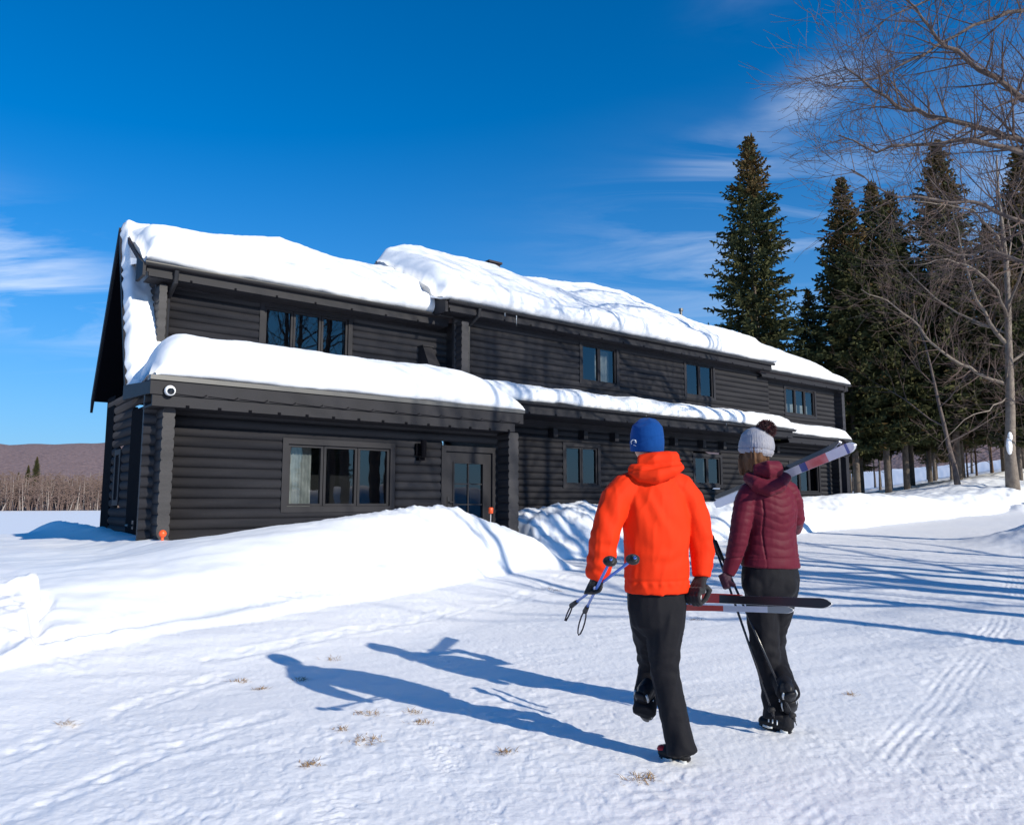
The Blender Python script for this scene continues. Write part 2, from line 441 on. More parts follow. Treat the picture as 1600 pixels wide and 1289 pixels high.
    for k, tr in enumerate(TR2):
        d, s = polydist(X, Y, tr)
        e = np.exp(-(d / .11) ** 6) * sst(-.25, .35, vnoise(X * 2.5, Y * 2.5, seed=96 + k))
        h = h + e * (.005 * np.cos(s * 2 * np.pi / .055 + 3 * np.abs(d) / .055) * (np.abs(np.abs(d) - .055) > .012) - .006)
    for k, tr in enumerate(TR3):
        d, s = polydist(X, Y, tr)
        e = np.exp(-(d / .09) ** 4)
        h = h - e * r1 * (.006 + .010 * vnoise(s * 9, d * 20, seed=101 + k)) + r1 * .006 * np.exp(-((np.abs(d) - .14) / .04) ** 2) * (.6 + vnoise(X * 4, Y * 4, seed=102))
    return h
def gp(x, y): 
    a = (x - 800) / 1180; b = (644.5 - y) / 1180
    dy = math.cos(PITCH) - b * math.sin(PITCH); dz = math.sin(PITCH) + b * math.cos(PITCH)
    t = -CAM_H / dz
    return (a * t, dy * t)
TR1 = [gp(1180, 1420), gp(1270, 1289), gp(1360, 1220), gp(1450, 1120), gp(1520, 1035), gp(1562, 985), gp(1585, 930), gp(1590, 880)]
TR2 = [[gp(540, 1420), gp(530, 1289), gp(535, 1200), gp(555, 1140)], [gp(760, 1350), gp(735, 1240), gp(690, 1170)]]
TR3 = [[gp(0, 1190), gp(180, 1120), gp(360, 1060)], [gp(330, 1045), gp(560, 1000), gp(800, 955), gp(900, 915)], 
       [gp(0, 1289), gp(220, 1190), gp(420, 1120)], ]
def build_ground():
    az = np.concatenate([np.arange(-180, -60, 6), np.arange(-60, -37, 1.0), np.arange(-37, 37.001, 0.085), np.arange(38, 60, 1.0), np.arange(60, 180.1, 6)])
    rr = np.concatenate([[0.25, .5, .8, 1.1], np.exp(np.linspace(math.log(1.4), math.log(60), 860)), np.exp(np.linspace(math.log(62), math.log(2500), 60))])
    A, RR = np.meshgrid(np.radians(az), rr)
    X = np.sin(A) * RR; Y = np.cos(A) * RR
    Z = terrain(X, Y)
    n, m = X.shape
    co = np.stack([X, Y, Z], -1).reshape(-1, 3)
    i = np.arange(n - 1)[:, None] * m + np.arange(m - 1)[None, :]
    q = np.stack([i, i + m, i + m + 1, i + 1], -1)
    # faces: winding so normals point up
    fc = q.reshape(-1, 4)[:, ::-1]
    Xc = (X[:-1, :-1] + X[1:, 1:]) / 2; Yc = (Y[:-1, :-1] + Y[1:, 1:]) / 2
    U_ = Xc * HU.x + Yc * HU.y; V_ = Xc * HV.x + Yc * HV.y - D0
    wob = fbm(U_ * .5, V_ * .5, seed=5)
    vf = np.interp(U_, [-30, -6, .62, 2.16, 3.71, 6.06, 8.1, 9.3, 9.8], [-8, -6.5, -5.5, -4.85, -4.25, -3.4, -2.7, -2.2, -1.9]) + .18 * wob
    isb1 = (V_ > vf + .1) & (V_ < .2) & (U_ < 9.7) & (U_ > 1.0)
    isb2 = (V_ > -.95 + .35 * wob + .05) & (V_ < 2.4) & (U_ > 9.85) & (U_ < 60)
    sel = np.where(isb1, 1, np.where(isb2, 2, 0)).reshape(-1)
    out = []
    for k, (nm, lab) in enumerate((('ground', None), ('snow_bank', 'long smooth snow bank heaped in front of the porch wall'), ('snow_bank', 'ploughed snow bank running along the road below the lower windows'))):
        f = fc[sel == k]
        used, inv = np.unique(f, return_inverse=True)
        me = bpy.data.meshes.new(nm)
        me.vertices.add(len(used)); me.vertices.foreach_set('co', co[used].reshape(-1).astype(np.float32))
        me.loops.add(len(f) * 4); me.polygons.add(len(f))
        me.loops.foreach_set('vertex_index', inv.reshape(-1).astype(np.int32))
        me.polygons.foreach_set('loop_start', np.arange(len(f), dtype=np.int32) * 4)
        me.update(calc_edges=True)
        o = finish(nm, me, M['road_snow'] if k == 0 else M['snow'], smooth=True)
        o['kind'] = 'structure'
        if lab: o['label'] = lab
        out.append(o)
    return out
build_ground()
def gz(x, y):
    return float(terrain(np.array([x], float), np.array([y], float))[0])
# frozen lake and far hills
mb = MB(); mb.add([(-900, 30, -1.45), (250, 30, -1.45), (400, 900, -1.45), (-1500, 900, -1.45)], [(0, 1, 2, 3)])
tag(mb.build('lake', M['snow']), kind='structure')
def hills():
    az = np.radians(np.arange(-75, 75, 0.35)); rr = np.array([300, 360, 430, 520, 620, 740, 880, 1050, 1400])
    A, RR = np.meshgrid(az, rr)
    X = np.sin(A) * RR; Y = np.cos(A) * RR
    t = sst(300, 1000, RR)
    top = (66 + 90 * sst(.25, .6, A)) + 7 * fbm(A * 9, A * 0, o=4, seed=7) + 3 * np.sin(A * 22)
    Z = -1.6 + t * top * np.interp(RR, [300, 1050, 1400], [1, 1, .7]) + 4 * t * fbm(X * .02, Y * .02, seed=8)
    n, m = X.shape
    fs = [(i * m + j, i * m + j + 1, (i + 1) * m + j + 1, (i + 1) * m + j) for i in range(n - 1) for j in range(m - 1)]
    mt = mat('winter_hillside', (0.17, 0.10, 0.095), 0.95, (0.35, 0.9, 2.0), (0.05, 0.8, (0.23, 0.14, 0.12)))
    nt = mt.node_tree; b = nt.nodes['Principled BSDF']
    # fine mottling of bare crowns with snow between
    t_ = nt.nodes.new('ShaderNodeTexCoord'); mp_ = nt.nodes.new('ShaderNodeMapping'); mp_.inputs['Scale'].default_value = (.35, .35, .09)
    n_ = nt.nodes.new('ShaderNodeTexNoise'); n_.inputs['Scale'].default_value = 1.0; n_.inputs['Detail'].default_value = 8; n_.inputs['Roughness'].default_value = .7
    r_ = nt.nodes.new('ShaderNodeValToRGB')
    r_.color_ramp.elements[0].position = .35; r_.color_ramp.elements[0].color = (.13, .085, .085, 1)
    r_.color_ramp.elements[1].position = .68; r_.color_ramp.elements[1].color = (.33, .22, .20, 1)
    nt.links.new(t_.outputs['Object'], mp_.inputs[0]); nt.links.new(mp_.outputs[0], n_.inputs['Vector']); nt.links.new(n_.outputs[0], r_.inputs[0])
    nt.links.new(r_.outputs[0], b.inputs['Base Color'])
    o = link_mesh('hills', np.stack([X, Y, Z], -1).reshape(-1, 3), fs, mt, smooth=True)
    tag(o, kind='structure')
hills()
# ================================================================== the log house
HO = (14.0, 2.0, 0.6)
house = empty('log_house', h2w(*HO), math.atan2(HU.y, HU.x), 'long two storey house of charcoal stained logs under thick roof snow', 'house')
def HB(): return MB(HO)
PIT = 0.16
def log_wall(name, u0, u1, z0, z1, v, holes=(), zoff=0.0, top=None, axis='u', sgn=-1, end_over=(0, 0)):
    """half-round log siding on the plane v=const (axis 'u') or u=const (axis 'v'); holes = (a0, a1, zb, zt)"""
    mb = HB(); n0 = math.floor((z0 - zoff) / PIT); z = n0 * PIT + zoff
    prof = []
    for k in range(8):
        t = k / 7.0
        prof.append((t * PIT, 0.040 * (math.sin(math.pi * min(1, max(0, t))) ** 0.6)))
    while z < z1 - 0.01:
        zb, zt = z, z + PIT
        spans = [(u0, u1)]
        if top: spans = [top(zb + PIT * .5)]
        if spans[0] is None: z += PIT; continue
        for (a, b, hb, ht) in holes:
            if ht > zb + .05 and hb < zt - .05:
                ns = []
                for (p, q) in spans:
                    if b <= p or a >= q: ns.append((p, q)); continue
                    if a > p: ns.append((p, a))
                    if b < q: ns.append((b, q))
                spans = ns
        for (p, q) in spans:
            if q - p < .02: continue
            pts = []; zc = lambda w: min(max(zb + w, z0), z1)
            for (h, d) in prof:
                for a in (p, q):
                    pts.append((a, v + sgn * d, zc(h)) if axis == 'u' else (v + sgn * d, a, zc(h)))
            nn = len(prof)
            fs = [(2 * k, 2 * k + 1, 2 * k + 3, 2 * k + 2) for k in range(nn - 1)]
            # closed ends
            back = [(p, v + .05, zc(0)), (p, v + .05, zc(PIT)), (q, v + .05, zc(0)), (q, v + .05, zc(PIT))]
            if axis != 'u': back = [(v + .05 * -sgn, a_, z_) for (a_, _, z_) in back]
            b0 = len(pts); pts += back
            fs.append(tuple([b0] + [2 * k for k in range(nn)] + [b0 + 1]))
            fs.append(tuple([b0 + 2] + [2 * k + 1 for k in range(nn)] + [b0 + 3]))
            mb.add(pts, fs)
        z += PIT
    return mb.build(name, M['log'], house, smooth=False)
def auto_smooth(o, ang=50):
    me = o.data
    me.polygons.foreach_set('use_smooth', [len(p.vertices) == 4 for p in me.polygons])
    me.update()
def window(u0, u1, z0, z1, v, n, depth=.9, curtain=None, label=None, side=False):
    """frame proud of the logs, n sashes, each with its own pane; a dark room behind"""
    mb = HB(); T = .10
    def B(a, b, m=0):
        (x0, y0, q0), (x1, y1, q1) = a, b
        if side: mb.box((v + y0, x0, q0), (v + y1, x1, q1), m)
        else: mb.box((x0, v + y0, q0), (x1, v + y1, q1), m)
    f = -.055
    B((u0, f, z1 - T), (u1, .06, z1)); B((u0, f, z0), (u1, .06, z0 + T))
    B((u0, f, z0 + T), (u0 + T, .06, z1 - T)); B((u1 - T, f, z0 + T), (u1, .06, z1 - T))
    a0, a1, b0, b1 = u0 + T, u1 - T, z0 + T, z1 - T
    w = (a1 - a0) / n; s = .045
    for k in range(n):
        p, q = a0 + k * w + .006, a0 + (k + 1) * w - .006
        B((p, -.018, b0 + .004), (q, .05, b0 + s)); B((p, -.018, b1 - s), (q, .05, b1 - .004))
        B((p, -.018, b0 + s), (p + s, .05, b1 - s)); B((q - s, -.018, b0 + s), (q, .05, b1 - s))
    # the room behind: five dark faces
    r = [(a0 - .2, .10), (a1 + .2, .10)]
    d = depth
    if side:
        P = lambda a, y, z: (v + y * (1), a, z)
    else:
        P = lambda a, y, z: (a, v + y, z)
    vs = [P(a0 - .01, .052, b0 - .01), P(a1 + .01, .052, b0 - .01), P(a1 + .01, .052, b1 + .01), P(a0 - .01, .052, b1 + .01),
          P(a0 - .3, d, b0 - .3), P(a1 + .3, d, b0 - .3), P(a1 + .3, d, b1 + .3), P(a0 - .3, d, b1 + .3)]
    mb.add(vs, [(4, 5, 6, 7), (0, 1, 5, 4), (1, 2, 6, 5), (2, 3, 7, 6), (3, 0, 4, 7)], 1)
    win = mb.build('window', [M['trim'], M['room']], house)
    if label: win['label'] = label
    for k in range(n):
        p, q = a0 + k * w + .006 + s - .004, a0 + (k + 1) * w - .006 - s + .004
        g = HB(); vs = [P(p, .02, b0 + s - .004), P(q, .02, b0 + s - .004), P(q, .02, b1 - s + .004), P(p, .02, b1 - s + .004)]
        g.add(vs, [(0, 1, 2, 3)]); g.build('pane', M['glass'], win).location = (0, 0, 0)
    if curtain:
        for (c0, c1, top_) in curtain:
            g = HB(); nn = 28; vs = []; fs = []
            for i in range(nn + 1):
                x = c0 + (c1 - c0) * i / nn; y = .22 + .025 * math.sin(i * 1.9) + .01 * math.sin(i * 4.1)
                vs += [P(x, y, b0 - .02), P(x, y, top_)]
            fs = [(2 * i, 2 * i + 2, 2 * i + 3, 2 * i + 1) for i in range(nn)]
            g.add(vs, fs); g.build('curtain', M['curtain'], win, True)
    return win
# openings
Wp = (4.83, 6.98, 1.23, 2.48)                       # porch triple window
Dr = (8.0, 9.33, 0.5, 2.50)                         # porch door
Wu = (5.27, 7.33, 4.30, 5.47)                       # upper left triple
W1 = (13.6, 15.1, 4.50, 5.69); W2 = (17.9, 19.4, 4.50, 5.69); W3 = (23.4, 25.45, 4.36, 5.46)
L1 = (12.98, 14.33, 1.75, 2.93); L2 = (18.2, 19.62, 1.83, 2.86); L3 = (23.3, 25.3, 1.65, 2.80)
def grow(w, g=-.03): return (w[0] - g, w[1] + g, w[2] - g, w[3] + g)
VL, VU, VW = 2.6, 2.0, 2.0
auto_smooth(log_wall('wall', 2.66, 9.62, 0.3, 3.02, 0.0, [grow(Wp), grow(Dr)], 0.02))
auto_smooth(log_wall('wall', 3.30, 9.95, 3.4, 5.55, VL, [grow(Wu)], 0.05))
auto_smooth(log_wall('wall', 9.62, 22.3, 4.02, 5.72, VU, [grow(W1), grow(W2)], 0.10))
auto_smooth(log_wall('wall', 21.75, 27.2, 3.7, 5.50, VU + .12, [grow(W3)], 0.06))
auto_smooth(log_wall('wall', 9.4, 26.45, 0.9, 3.45, VW, [grow(L1), grow(L2), grow(L3)], 0.04))
# gable roof shape (end elevation, v-z)
RV, RZ = 4.2, 6.9
def front_z(v): return 3.42 + (v - 2.0) * (RZ - 3.42) / (RV - 2.0)
def rear_z(v): return RZ - (v - RV) * (RZ - 3.55) / (5.55 - RV)
def gspan(z):
    z = z + .12
    a = 0.08 if z < 3.25 else (2.0 - (3.42 - z) / .17 if z < 3.42 else 2.0 + (z - 3.42) * (RV - 2.0) / (RZ - 3.42))
    b = 4.25 if z < 3.55 else RV + (RZ - z) * (5.55 - RV) / (RZ - 3.55)
    b = min(b, 3.60 if z < 3.4 else 4.25)
    return (a, b) if b > a + .05 else None
auto_smooth(log_wall('wall', 0, 1, 3.38, 6.6, 3.34, [], 0.02, top=gspan, axis='v', sgn=-1))
auto_smooth(log_wall('wall', 0, 1, 0.4, 3.38, 2.95, [(2.72, 3.22, 1.34, 2.36), (1.15, 2.02, 0.4, 3.0)], 0.02, top=gspan, axis='v', sgn=-1))
# dormer cheek
auto_smooth(log_wall('wall', 0, 1, 3.5, 5.75, 3.34, [], 0.05, top=lambda z: (VL + .02, min(VL + (z - front_z(VL)) / 1.58 + .25, 4.4)) if z > front_z(VL) - .2 else None, axis='v', sgn=-1))
# corner log stacks: the cross walls' ends, proud of the face
def stack(u0, u1, v0, v1, z0, z1, zoff):
    mb = HB(); z = math.floor((z0 - zoff) / PIT) * PIT + zoff
    while z < z1 - .02:
        a, b = max(z, z0), min(z + PIT, z1)
        uc, du = (u0 + u1) / 2, (u1 - u0) / 2
        vs = []; prof = [(0, .80), (.12, .93), (.3, 1.0), (.7, 1.0), (.88, .93), (1, .80)]
        for t, s in prof:
            zz_ = a + (b - a) * t
            vs += [(uc - du * s, v0, zz_), (uc + du * s, v0, zz_), (uc + du * s, v1, zz_), (uc - du * s, v1, zz_)]
        n = len(prof)
        fs = []
        for k in range(n - 1):
            for j in range(4):
                j2 = (j + 1) % 4
                fs.append((4 * k + j, 4 * k + j2, 4 * k + 4 + j2, 4 * k + 4 + j))
        fs += [(0, 3, 2, 1), tuple(4 * (n - 1) + j for j in range(4))]
        mb.add(vs, fs); z += PIT
    return mb.build('log_ends', M['log'], house)
stack(2.83, 3.01, -.42, .0, 0.3, 2.80, 0.10)
stack(9.36, 9.62, -.42, .0, 0.3, 2.80, 0.10)
stack(3.42 - .12, 3.42 + .02, VL - .30, VL, 3.6, 5.42, 0.13)
stack(9.66, 9.86, VU - .28, VU, 4.3, 5.55, 0.02)
stack(26.75, 26.95, VU - .2, VU + .1, 4.0, 5.42, 0.02)
stack(26.12, 26.36, VW - .3, VW, 1.0, 3.3, 0.02)
stack(9.72, 9.90, VW - .28, VW, 1.0, 3.2, 0.02)
# right end wall (seen from the side only) and the recess between the two upper fronts
for a_, b_ in (((9.80, VU + .02, 3.5), (9.90, VL + 1.5, 6.3)), ((26.38, VW + .06, 0.8), (26.48, 6.4, 3.6)), ((27.1, VU + .2, 3.6), (27.2, 4.6, 5.6)), ((9.5, .06, .3), (9.6, 1.98, 3.2)), ((22.2, VU + .02, 4.0), (22.28, VU + .3, 5.8))):
    mb = HB(); mb.box(a_, b_); mb.build('end_wall', M['log'], house)
# windows
window(*Wp, 0.0, 3, curtain=[(4.96, 5.46, 2.36)]); window(*Wu, VL, 3, curtain=None)  # porch window curtain is added, its pale cloth stands for a frosted reflection
window(*W1, VU, 2, curtain=[(14.42, 14.98, 5.55)], label='upper window with a pale blind drawn behind the right pane')
window(*W2, VU, 2); window(*W3, VU + .12, 3, curtain=[(23.5, 25.35, 4.85)])
window(*L1, VW, 2); window(*L2, VW, 2, curtain=[(19.0, 19.1, 2.7)]); window(*L3, VW, 3)
w = window(2.72, 3.22, 1.34, 2.36, 2.95, 1, side=True)
# porch door with six lights
def door():
    u0, u1, z0, z1 = Dr; mb = HB()
    mb.box((u0, -.06, z0), (u0 + .1, .06, z1)); mb.box((u1 - .1, -.06, z0), (u1, .06, z1)); mb.box((u0 + .1, -.06, z1 - .11), (u1 - .1, .06, z1))
    fr = mb.build('door_frame', M['trim'], house)
    a, b = u0 + .11, u1 - .11; t = z1 - .12
    g0, g1 = a + .21, b - .21; gt = t - .22; gb = 0.95
    mb = HB()
    mb.box((a, -.012, z0), (g0, .05, t)); mb.box((g1, -.012, z0), (b, .05, t)); mb.box((g0, -.012, gt), (g1, .05, t)); mb.box((g0, -.012, z0), (g1, .05, gb))
    um = (g0 + g1) / 2; rows = 3; h = (gt - gb) / rows
    mb.box((um - .014, -.008, gb), (um + .014, .03, gt))
    for r in range(1, rows): 
        zz_ = gb + h * r
        mb.box((g0, -.007, zz_ - .012), (um - .014, .03, zz_ + .012)); mb.box((um + .014, -.007, zz_ - .012), (g1, .03, zz_ + .012))
    for (p, q, s_) in ((g0 - .03, g0, 1), (g1, g1 + .03, 1)): mb.box((p, -.03, gb - .03), (q, -.012, gt + .03))
    mb.box((g0, -.03, gt), (g1, -.012, gt + .03))
    d = mb.build('door', M['trim'], house)
    for c in range(2):
        for r in range(rows):
            p, q = (g0, um - .014) if c == 0 else (um + .014, g1)
            g = HB(); g.add([(p, .012, gb + h * r), (q, .012, gb + h * r), (q, .012, gb + h * (r + 1)), (p, .012, gb + h * (r + 1))], [(0, 1, 2, 3)])
            g.build('pane', M['glass'], d)
    g = HB(); g.box((a + .05, -.03, 1.28), (a + .10, -.012, 1.5)); g.tube([(a + .075, -.03, 1.40), (a + .075, -.075, 1.40), (a + .18, -.08, 1.40)], .011, 8)
    g.build('handle', M['gutter'], d)
    g = HB(); g.add([(a, .8, z0), (b, .8, z0), (b, .8, t), (a, .8, t), (a, .051, z0), (b, .051, z0), (b, .051, t), (a, .051, t)], [(0, 1, 2, 3), (4, 0, 3, 7), (5, 1, 2, 6), (7, 6, 2, 3)])
    g.build('room', M['room'], d)
door()
# side door in the gable wall, dark, with a latch
mb = HB(); mb.box((2.90, 1.18, .5), (2.97, 2.0, 2.98)); sdn = mb.build('door', M['black'], house); sdn['label'] = 'black side door in the shaded gable wall'
mb = HB(); mb.tube([(2.9, 1.28, 1.02), (2.80, 1.28, 1.02), (2.80, 1.45, 1.02)], .02, 8); mb.box((2.86, 1.22, .96), (2.9, 1.34, 1.1)); mb.build('handle', M['gutter'], sdn)
# wing wall at the rear corner
mb = HB(); mb.box((2.92, 3.61, .3), (3.06, 4.36, 3.44)); mb.build('wing_wall', M['black'], house)
# ---- roofs
def slab(name, pts, th, m=M['shingle'], parent=house):
    """plate through four points (u,v,z), thickened downwards"""
    mb = HB(); n = (Vector(pts[1]) - Vector(pts[0])).cross(Vector(pts[3]) - Vector(pts[0])).normalized()
    if n.z < 0: n = -n
    lo = [Vector(p) - n * th for p in pts]
    mb.hexa([tuple(p) for p in lo] + list(pts))
    return mb.build(name, m, parent)
# main front slope strip left of the dormer, prow rake: bottom u 2.80, top u 2.95
slab('roof', [(2.80, 2.0, 3.42), (3.6, 2.0, 3.42), (3.6, RV, RZ), (2.95, RV, RZ)], .12)
slab('roof', [(27.4, RV + .02, 6.9), (2.95, RV + .02, 6.9), (2.86, 5.55, 3.55), (27.4, 5.55, 3.55)], .14, M['black'])
slab('roof', [(2.98, 2.12, 5.66), (9.9, 2.12, 5.66), (9.9, RV, RZ + .02), (2.98, RV, RZ + .02)], .10)
slab('roof', [(9.18, 1.62, 5.86), (22.0, 1.62, 5.86), (22.0, 4.7, 7.62), (9.18, 4.7, 7.62)], .10)
slab('roof', [(21.6, 1.78, 5.70), (27.25, 1.78, 5.70), (27.25, 4.6, 7.25), (21.6, 4.6, 7.25)], .10)
slab('roof', [(22.0, 4.72, 7.62), (9.0, 4.72, 7.62), (9.0, 6.4, 5.2), (22.0, 6.4, 5.2)], .12)
slab('roof', [(27.3, 4.62, 7.2), (21.6, 4.62, 7.2), (21.6, 6.4, 4.6), (27.3, 6.4, 4.6)], .12)
# raised left end of the taller roof: dark triangle above the left ridge
mb = HB(); mb.add([(9.02, 3.3, 6.2), (9.02, 4.72, 7.5), (9.02, 6.2, 5.3), (9.02, 4.72, 5.3), (9.12, 3.3, 6.2), (9.12, 4.72, 7.5), (9.12, 6.2, 5.3), (9.12, 4.72, 5.3)], [(0, 1, 2, 3), (4, 5, 6, 7), (0, 4, 5, 1), (1, 5, 6, 2)])
mb.build('gable_end', M['shingle'], house)
# lower porch roof (low pitch) and the low front roof on the right
slab('roof', [(2.62, -.55, 3.18), (9.56, -.55, 3.18), (9.56, 2.62, 3.62), (3.05, 2.62, 3.62)], .08)
slab('roof', [(9.45, 1.02, 3.66), (22.1, 1.02, 3.66), (22.1, 2.05, 4.12), (9.45, 2.05, 4.12)], .08)
slab('roof', [(22.1, 1.22, 3.56), (26.0, 1.22, 3.56), (26.75, 2.15, 3.98), (22.1, 2.15, 3.98)], .08)
# rake boards of the gable (both sides) and the purple-grey drip edge
mb = HB()
mb.hexa([(2.76, 1.98, 3.22), (2.80, 1.98, 3.22), (2.95, RV, 6.68), (2.91, RV, 6.68), (2.76, 1.98, 3.42), (2.80, 1.98, 3.42), (2.95, RV, 6.93), (2.91, RV, 6.93)])
mb.hexa([(2.82, 5.62, 3.28), (2.87, 5.62, 3.28), (2.95, RV, 6.70), (2.90, RV, 6.70), (2.82, 5.62, 3.54), (2.87, 5.62, 3.54), (2.95, RV, 6.95), (2.90, RV, 6.95)])
mb.build('rake_board', M['trim'], house)
# side return of the porch roof
mb = HB()
mb.hexa([(2.60, -.55, 2.98), (2.64, -.55, 2.98), (2.78, 2.0, 3.16), (2.74, 2.0, 3.16), (2.60, -.55, 3.16), (2.64, -.55, 3.16), (2.78, 2.0, 3.42), (2.74, 2.0, 3.42)])
mb.build('side_fascia', M['trim'], house)
# porch fascia: drip edge, upper board with clipped seam pieces, lower board
mb = HB()
mb.box((2.60, -.60, 2.97), (9.60, -.55, 3.18)); mb.box((2.64, -.575, 2.80), (9.40, -.53, 2.968))
mb.box((2.64, -.53, 2.80), (9.4, 0.0, 2.83))
fas = mb.build('fascia', M['trim'], house)
mb = HB(); mb.box((2.59, -.63, 3.182), (9.62, -.54, 3.25)); mb.build('drip_edge', M['drip'], fas)
for k in range(14):
    u = 2.95 + k * .47; mb = HB()
    mb.hexa([(u, -.604, 2.985), (u + .39, -.604, 2.968), (u + .39, -.601, 2.968), (u, -.601, 2.985), (u, -.604, 2.997), (u + .39, -.604, 2.98), (u + .39, -.601, 2.98), (u, -.601, 2.997)])
    mb.hexa([(u + .39, -.606, 2.966), (u + .45, -.606, 3.0), (u + .45, -.601, 3.0), (u + .39, -.601, 2.966), (u + .39, -.606, 2.98), (u + .45, -.606, 3.02), (u + .45, -.601, 3.02), (u + .39, -.601, 2.98)])
    mb.build('seam_clip', M['black'], fas)
    mb = HB(); mb.box((u + .16, -.585, 2.795), (u + .21, -.576, 2.835)); mb.build('seam_clip', M['black'], fas)
# eaves: gutter, fascia and soffit
def eave(u0, u1, v, z, wall_v, gh=.11, fh=.13, nm='gutter'):
    mb = HB()
    # half-round gutter shell
    vs = []; fs = []; n = 9
    for i in range(n):
        a = math.pi + math.pi * i / (n - 1)
        for u in (u0, u1): vs.append((u, v - .055 + .06 * math.cos(a), z + .0 + gh * .5 * math.sin(a) - .0))
    for i in range(n - 1): fs.append((2 * i, 2 * i + 1, 2 * i + 3, 2 * i + 2))
    fs.append(tuple(2 * i for i in range(n))); fs.append(tuple(2 * i + 1 for i in range(n)))
    mb.add(vs, fs); mb.box((u0, v - .120, z - .006), (u1, v + .0, z + .012))
    g = mb.build(nm, M['gutter'], house, False)
    mb = HB(); mb.box((u0 + .05, v + .004, z - fh - .02), (u1 - .05, v + .04, z - .008)); mb.box((u0 + .08, v - .012, z - fh - .095), (u1 - .08, v + .02, z - fh - .02))
    mb.box((u0 + .1, v + .02, z - fh - .11), (u1 - .1, wall_v, z - fh - .096))
    mb.build('fascia', M['trim'], house)
    k = u0 + .8
    while k < u1 - .3:
        mb = HB(); mb.box((k, v - .02, z - fh - .10), (k + .04, v - .0125, z - fh - .06)); k += .82
        mb.build('soffit_clip', M['black'], house)
    return g
eave(2.98, 9.62, 2.12, 5.70, VL)
eave(9.18, 22.05, 1.62, 5.93, VU)
eave(21.6, 27.3, 1.80, 5.74, VU + .12)
eave(9.45, 22.15, 1.02, 3.70, VW, fh=.16)
eave(22.1, 26.05, 1.22, 3.58, VW, fh=.16)
# box ends of the two upper eaves
mb = HB(); mb.hexa([(2.95, 2.06, 5.46), (3.0, 2.06, 5.46), (3.0, 2.62, 5.46), (2.95, 2.62, 5.46), (2.95, 2.06, 5.68), (3.0, 2.06, 5.68), (3.0, 2.62, 5.95), (2.95, 2.62, 5.95)])
mb.build('eave_return', M['trim'], house)
mb = HB(); mb.hexa([(9.10, 1.56, 5.66), (9.17, 1.56, 5.66), (9.17, 2.9, 5.66), (9.10, 2.9, 5.66), (9.10, 1.56, 5.90), (9.17, 1.56, 5.90), (9.17, 2.9, 6.6), (9.10, 2.9, 6.6)])
mb.build('eave_return', M['trim'], house)
# soffit top band above the logs (frieze boards)
for a_, b_ in (((9.9, VU - .05, 5.60), (22.1, VU - .02, 5.72)), ((3.5, VL - .05, 5.42), (9.9, VL - .02, 5.55)), ((9.9, VW - .06, 3.30), (26.3, VW - .02, 3.46)), ((22.28, VU + .05, 5.44), (27.1, VU + .08, 5.52))):
    mb = HB(); mb.box(a_, b_); mb.build('frieze', M['trim'], house)
# bracket blocks under the low right eave
for u in (12.55, 13.6, 14.75, 16.05, 17.2, 18.5, 19.5, 21.0, 22.4):
    mb = HB(); mb.box((u - .07, VW - .26, 3.02), (u + .07, VW - .04, 3.24)); mb.build('beam_end', M['trim'], house)
# downspouts
def spout(pts, r=.035, nm='downspout'):
    mb = HB(); mb.tube(pts, r, 8); mb.build(nm, M['gutter'], house, False)
spout([(3.52, 2.05, 5.64), (3.52, 2.08, 5.42), (3.50, VL - .10, 5.2), (3.50, VL - .10, 3.6)], .045)
spout([(10.05, 1.56, 5.88), (10.05, 1.60, 5.70), (9.98, VU - .10, 5.5), (9.98, VU - .10, 4.1)], .045)
spout([(27.02, 1.78, 5.70), (27.02, 1.82, 5.52), (26.98, 2.0, 5.38), (26.98, 2.02, 4.35), (26.8, 1.9, 4.12), (26.3, 1.45, 3.72)], .05)
mb = HB(); mb.box((25.88, 1.30, .8), (26.08, 1.50, 3.42)); mb.build('corner_post', M['trim'], house)
# sloped flashing box on the porch roof beside the recess
mb = HB(); mb.add([(9.05, 1.9, 4.1), (9.42, 1.9, 4.1), (9.72, 2.58, 4.1), (9.0, 2.58, 4.1), (9.02, 2.36, 4.98), (9.26, 2.36, 4.98), (9.26, 2.58, 4.98), (9.02, 2.58, 4.98)],
       [(0, 1, 5, 4), (1, 2, 6, 5), (2, 3, 7, 6), (3, 0, 4, 7), (4, 5, 6, 7)])
mb.box((9.0, 2.33, 4.98), (9.29, 2.59, 5.01)); mb.build('roof_cricket', M['trim'], house)
# chimney behind the ridge and vent pipe
mb = HB(); mb.box((13.1, 5.3, 6.5), (13.5, 5.7, 8.56)); mb.box((13.05, 5.25, 8.56), (13.55, 5.75, 8.62)); mb.box((13.2, 5.4, 8.62), (13.4, 5.6, 8.66)); mb.build('chimney', M['shingle'], house)
mb = HB(); mb.tube([(22.1, 5.4, 6.5), (22.1, 5.4, 8.5)], .05, 8); mb.tube([(22.1, 5.4, 8.5), (22.1, 5.4, 8.6)], .08, 8); mb.build('vent_pipe', M['drip'], house)
# wall lamp by the porch window
mb = HB(); mb.box((7.40, -.10, 2.28), (7.56, -.035, 2.50)); mb.tube([(7.50, -.20, 2.56), (7.50, -.20, 2.24)], .055, 12); mb.box((7.44, -.2, 2.46), (7.52, -.08, 2.50)); mb.box((7.42, -.17, 2.18), (7.55, -.06, 2.235))
mb.build('wall_lamp', M['black'], house, False)
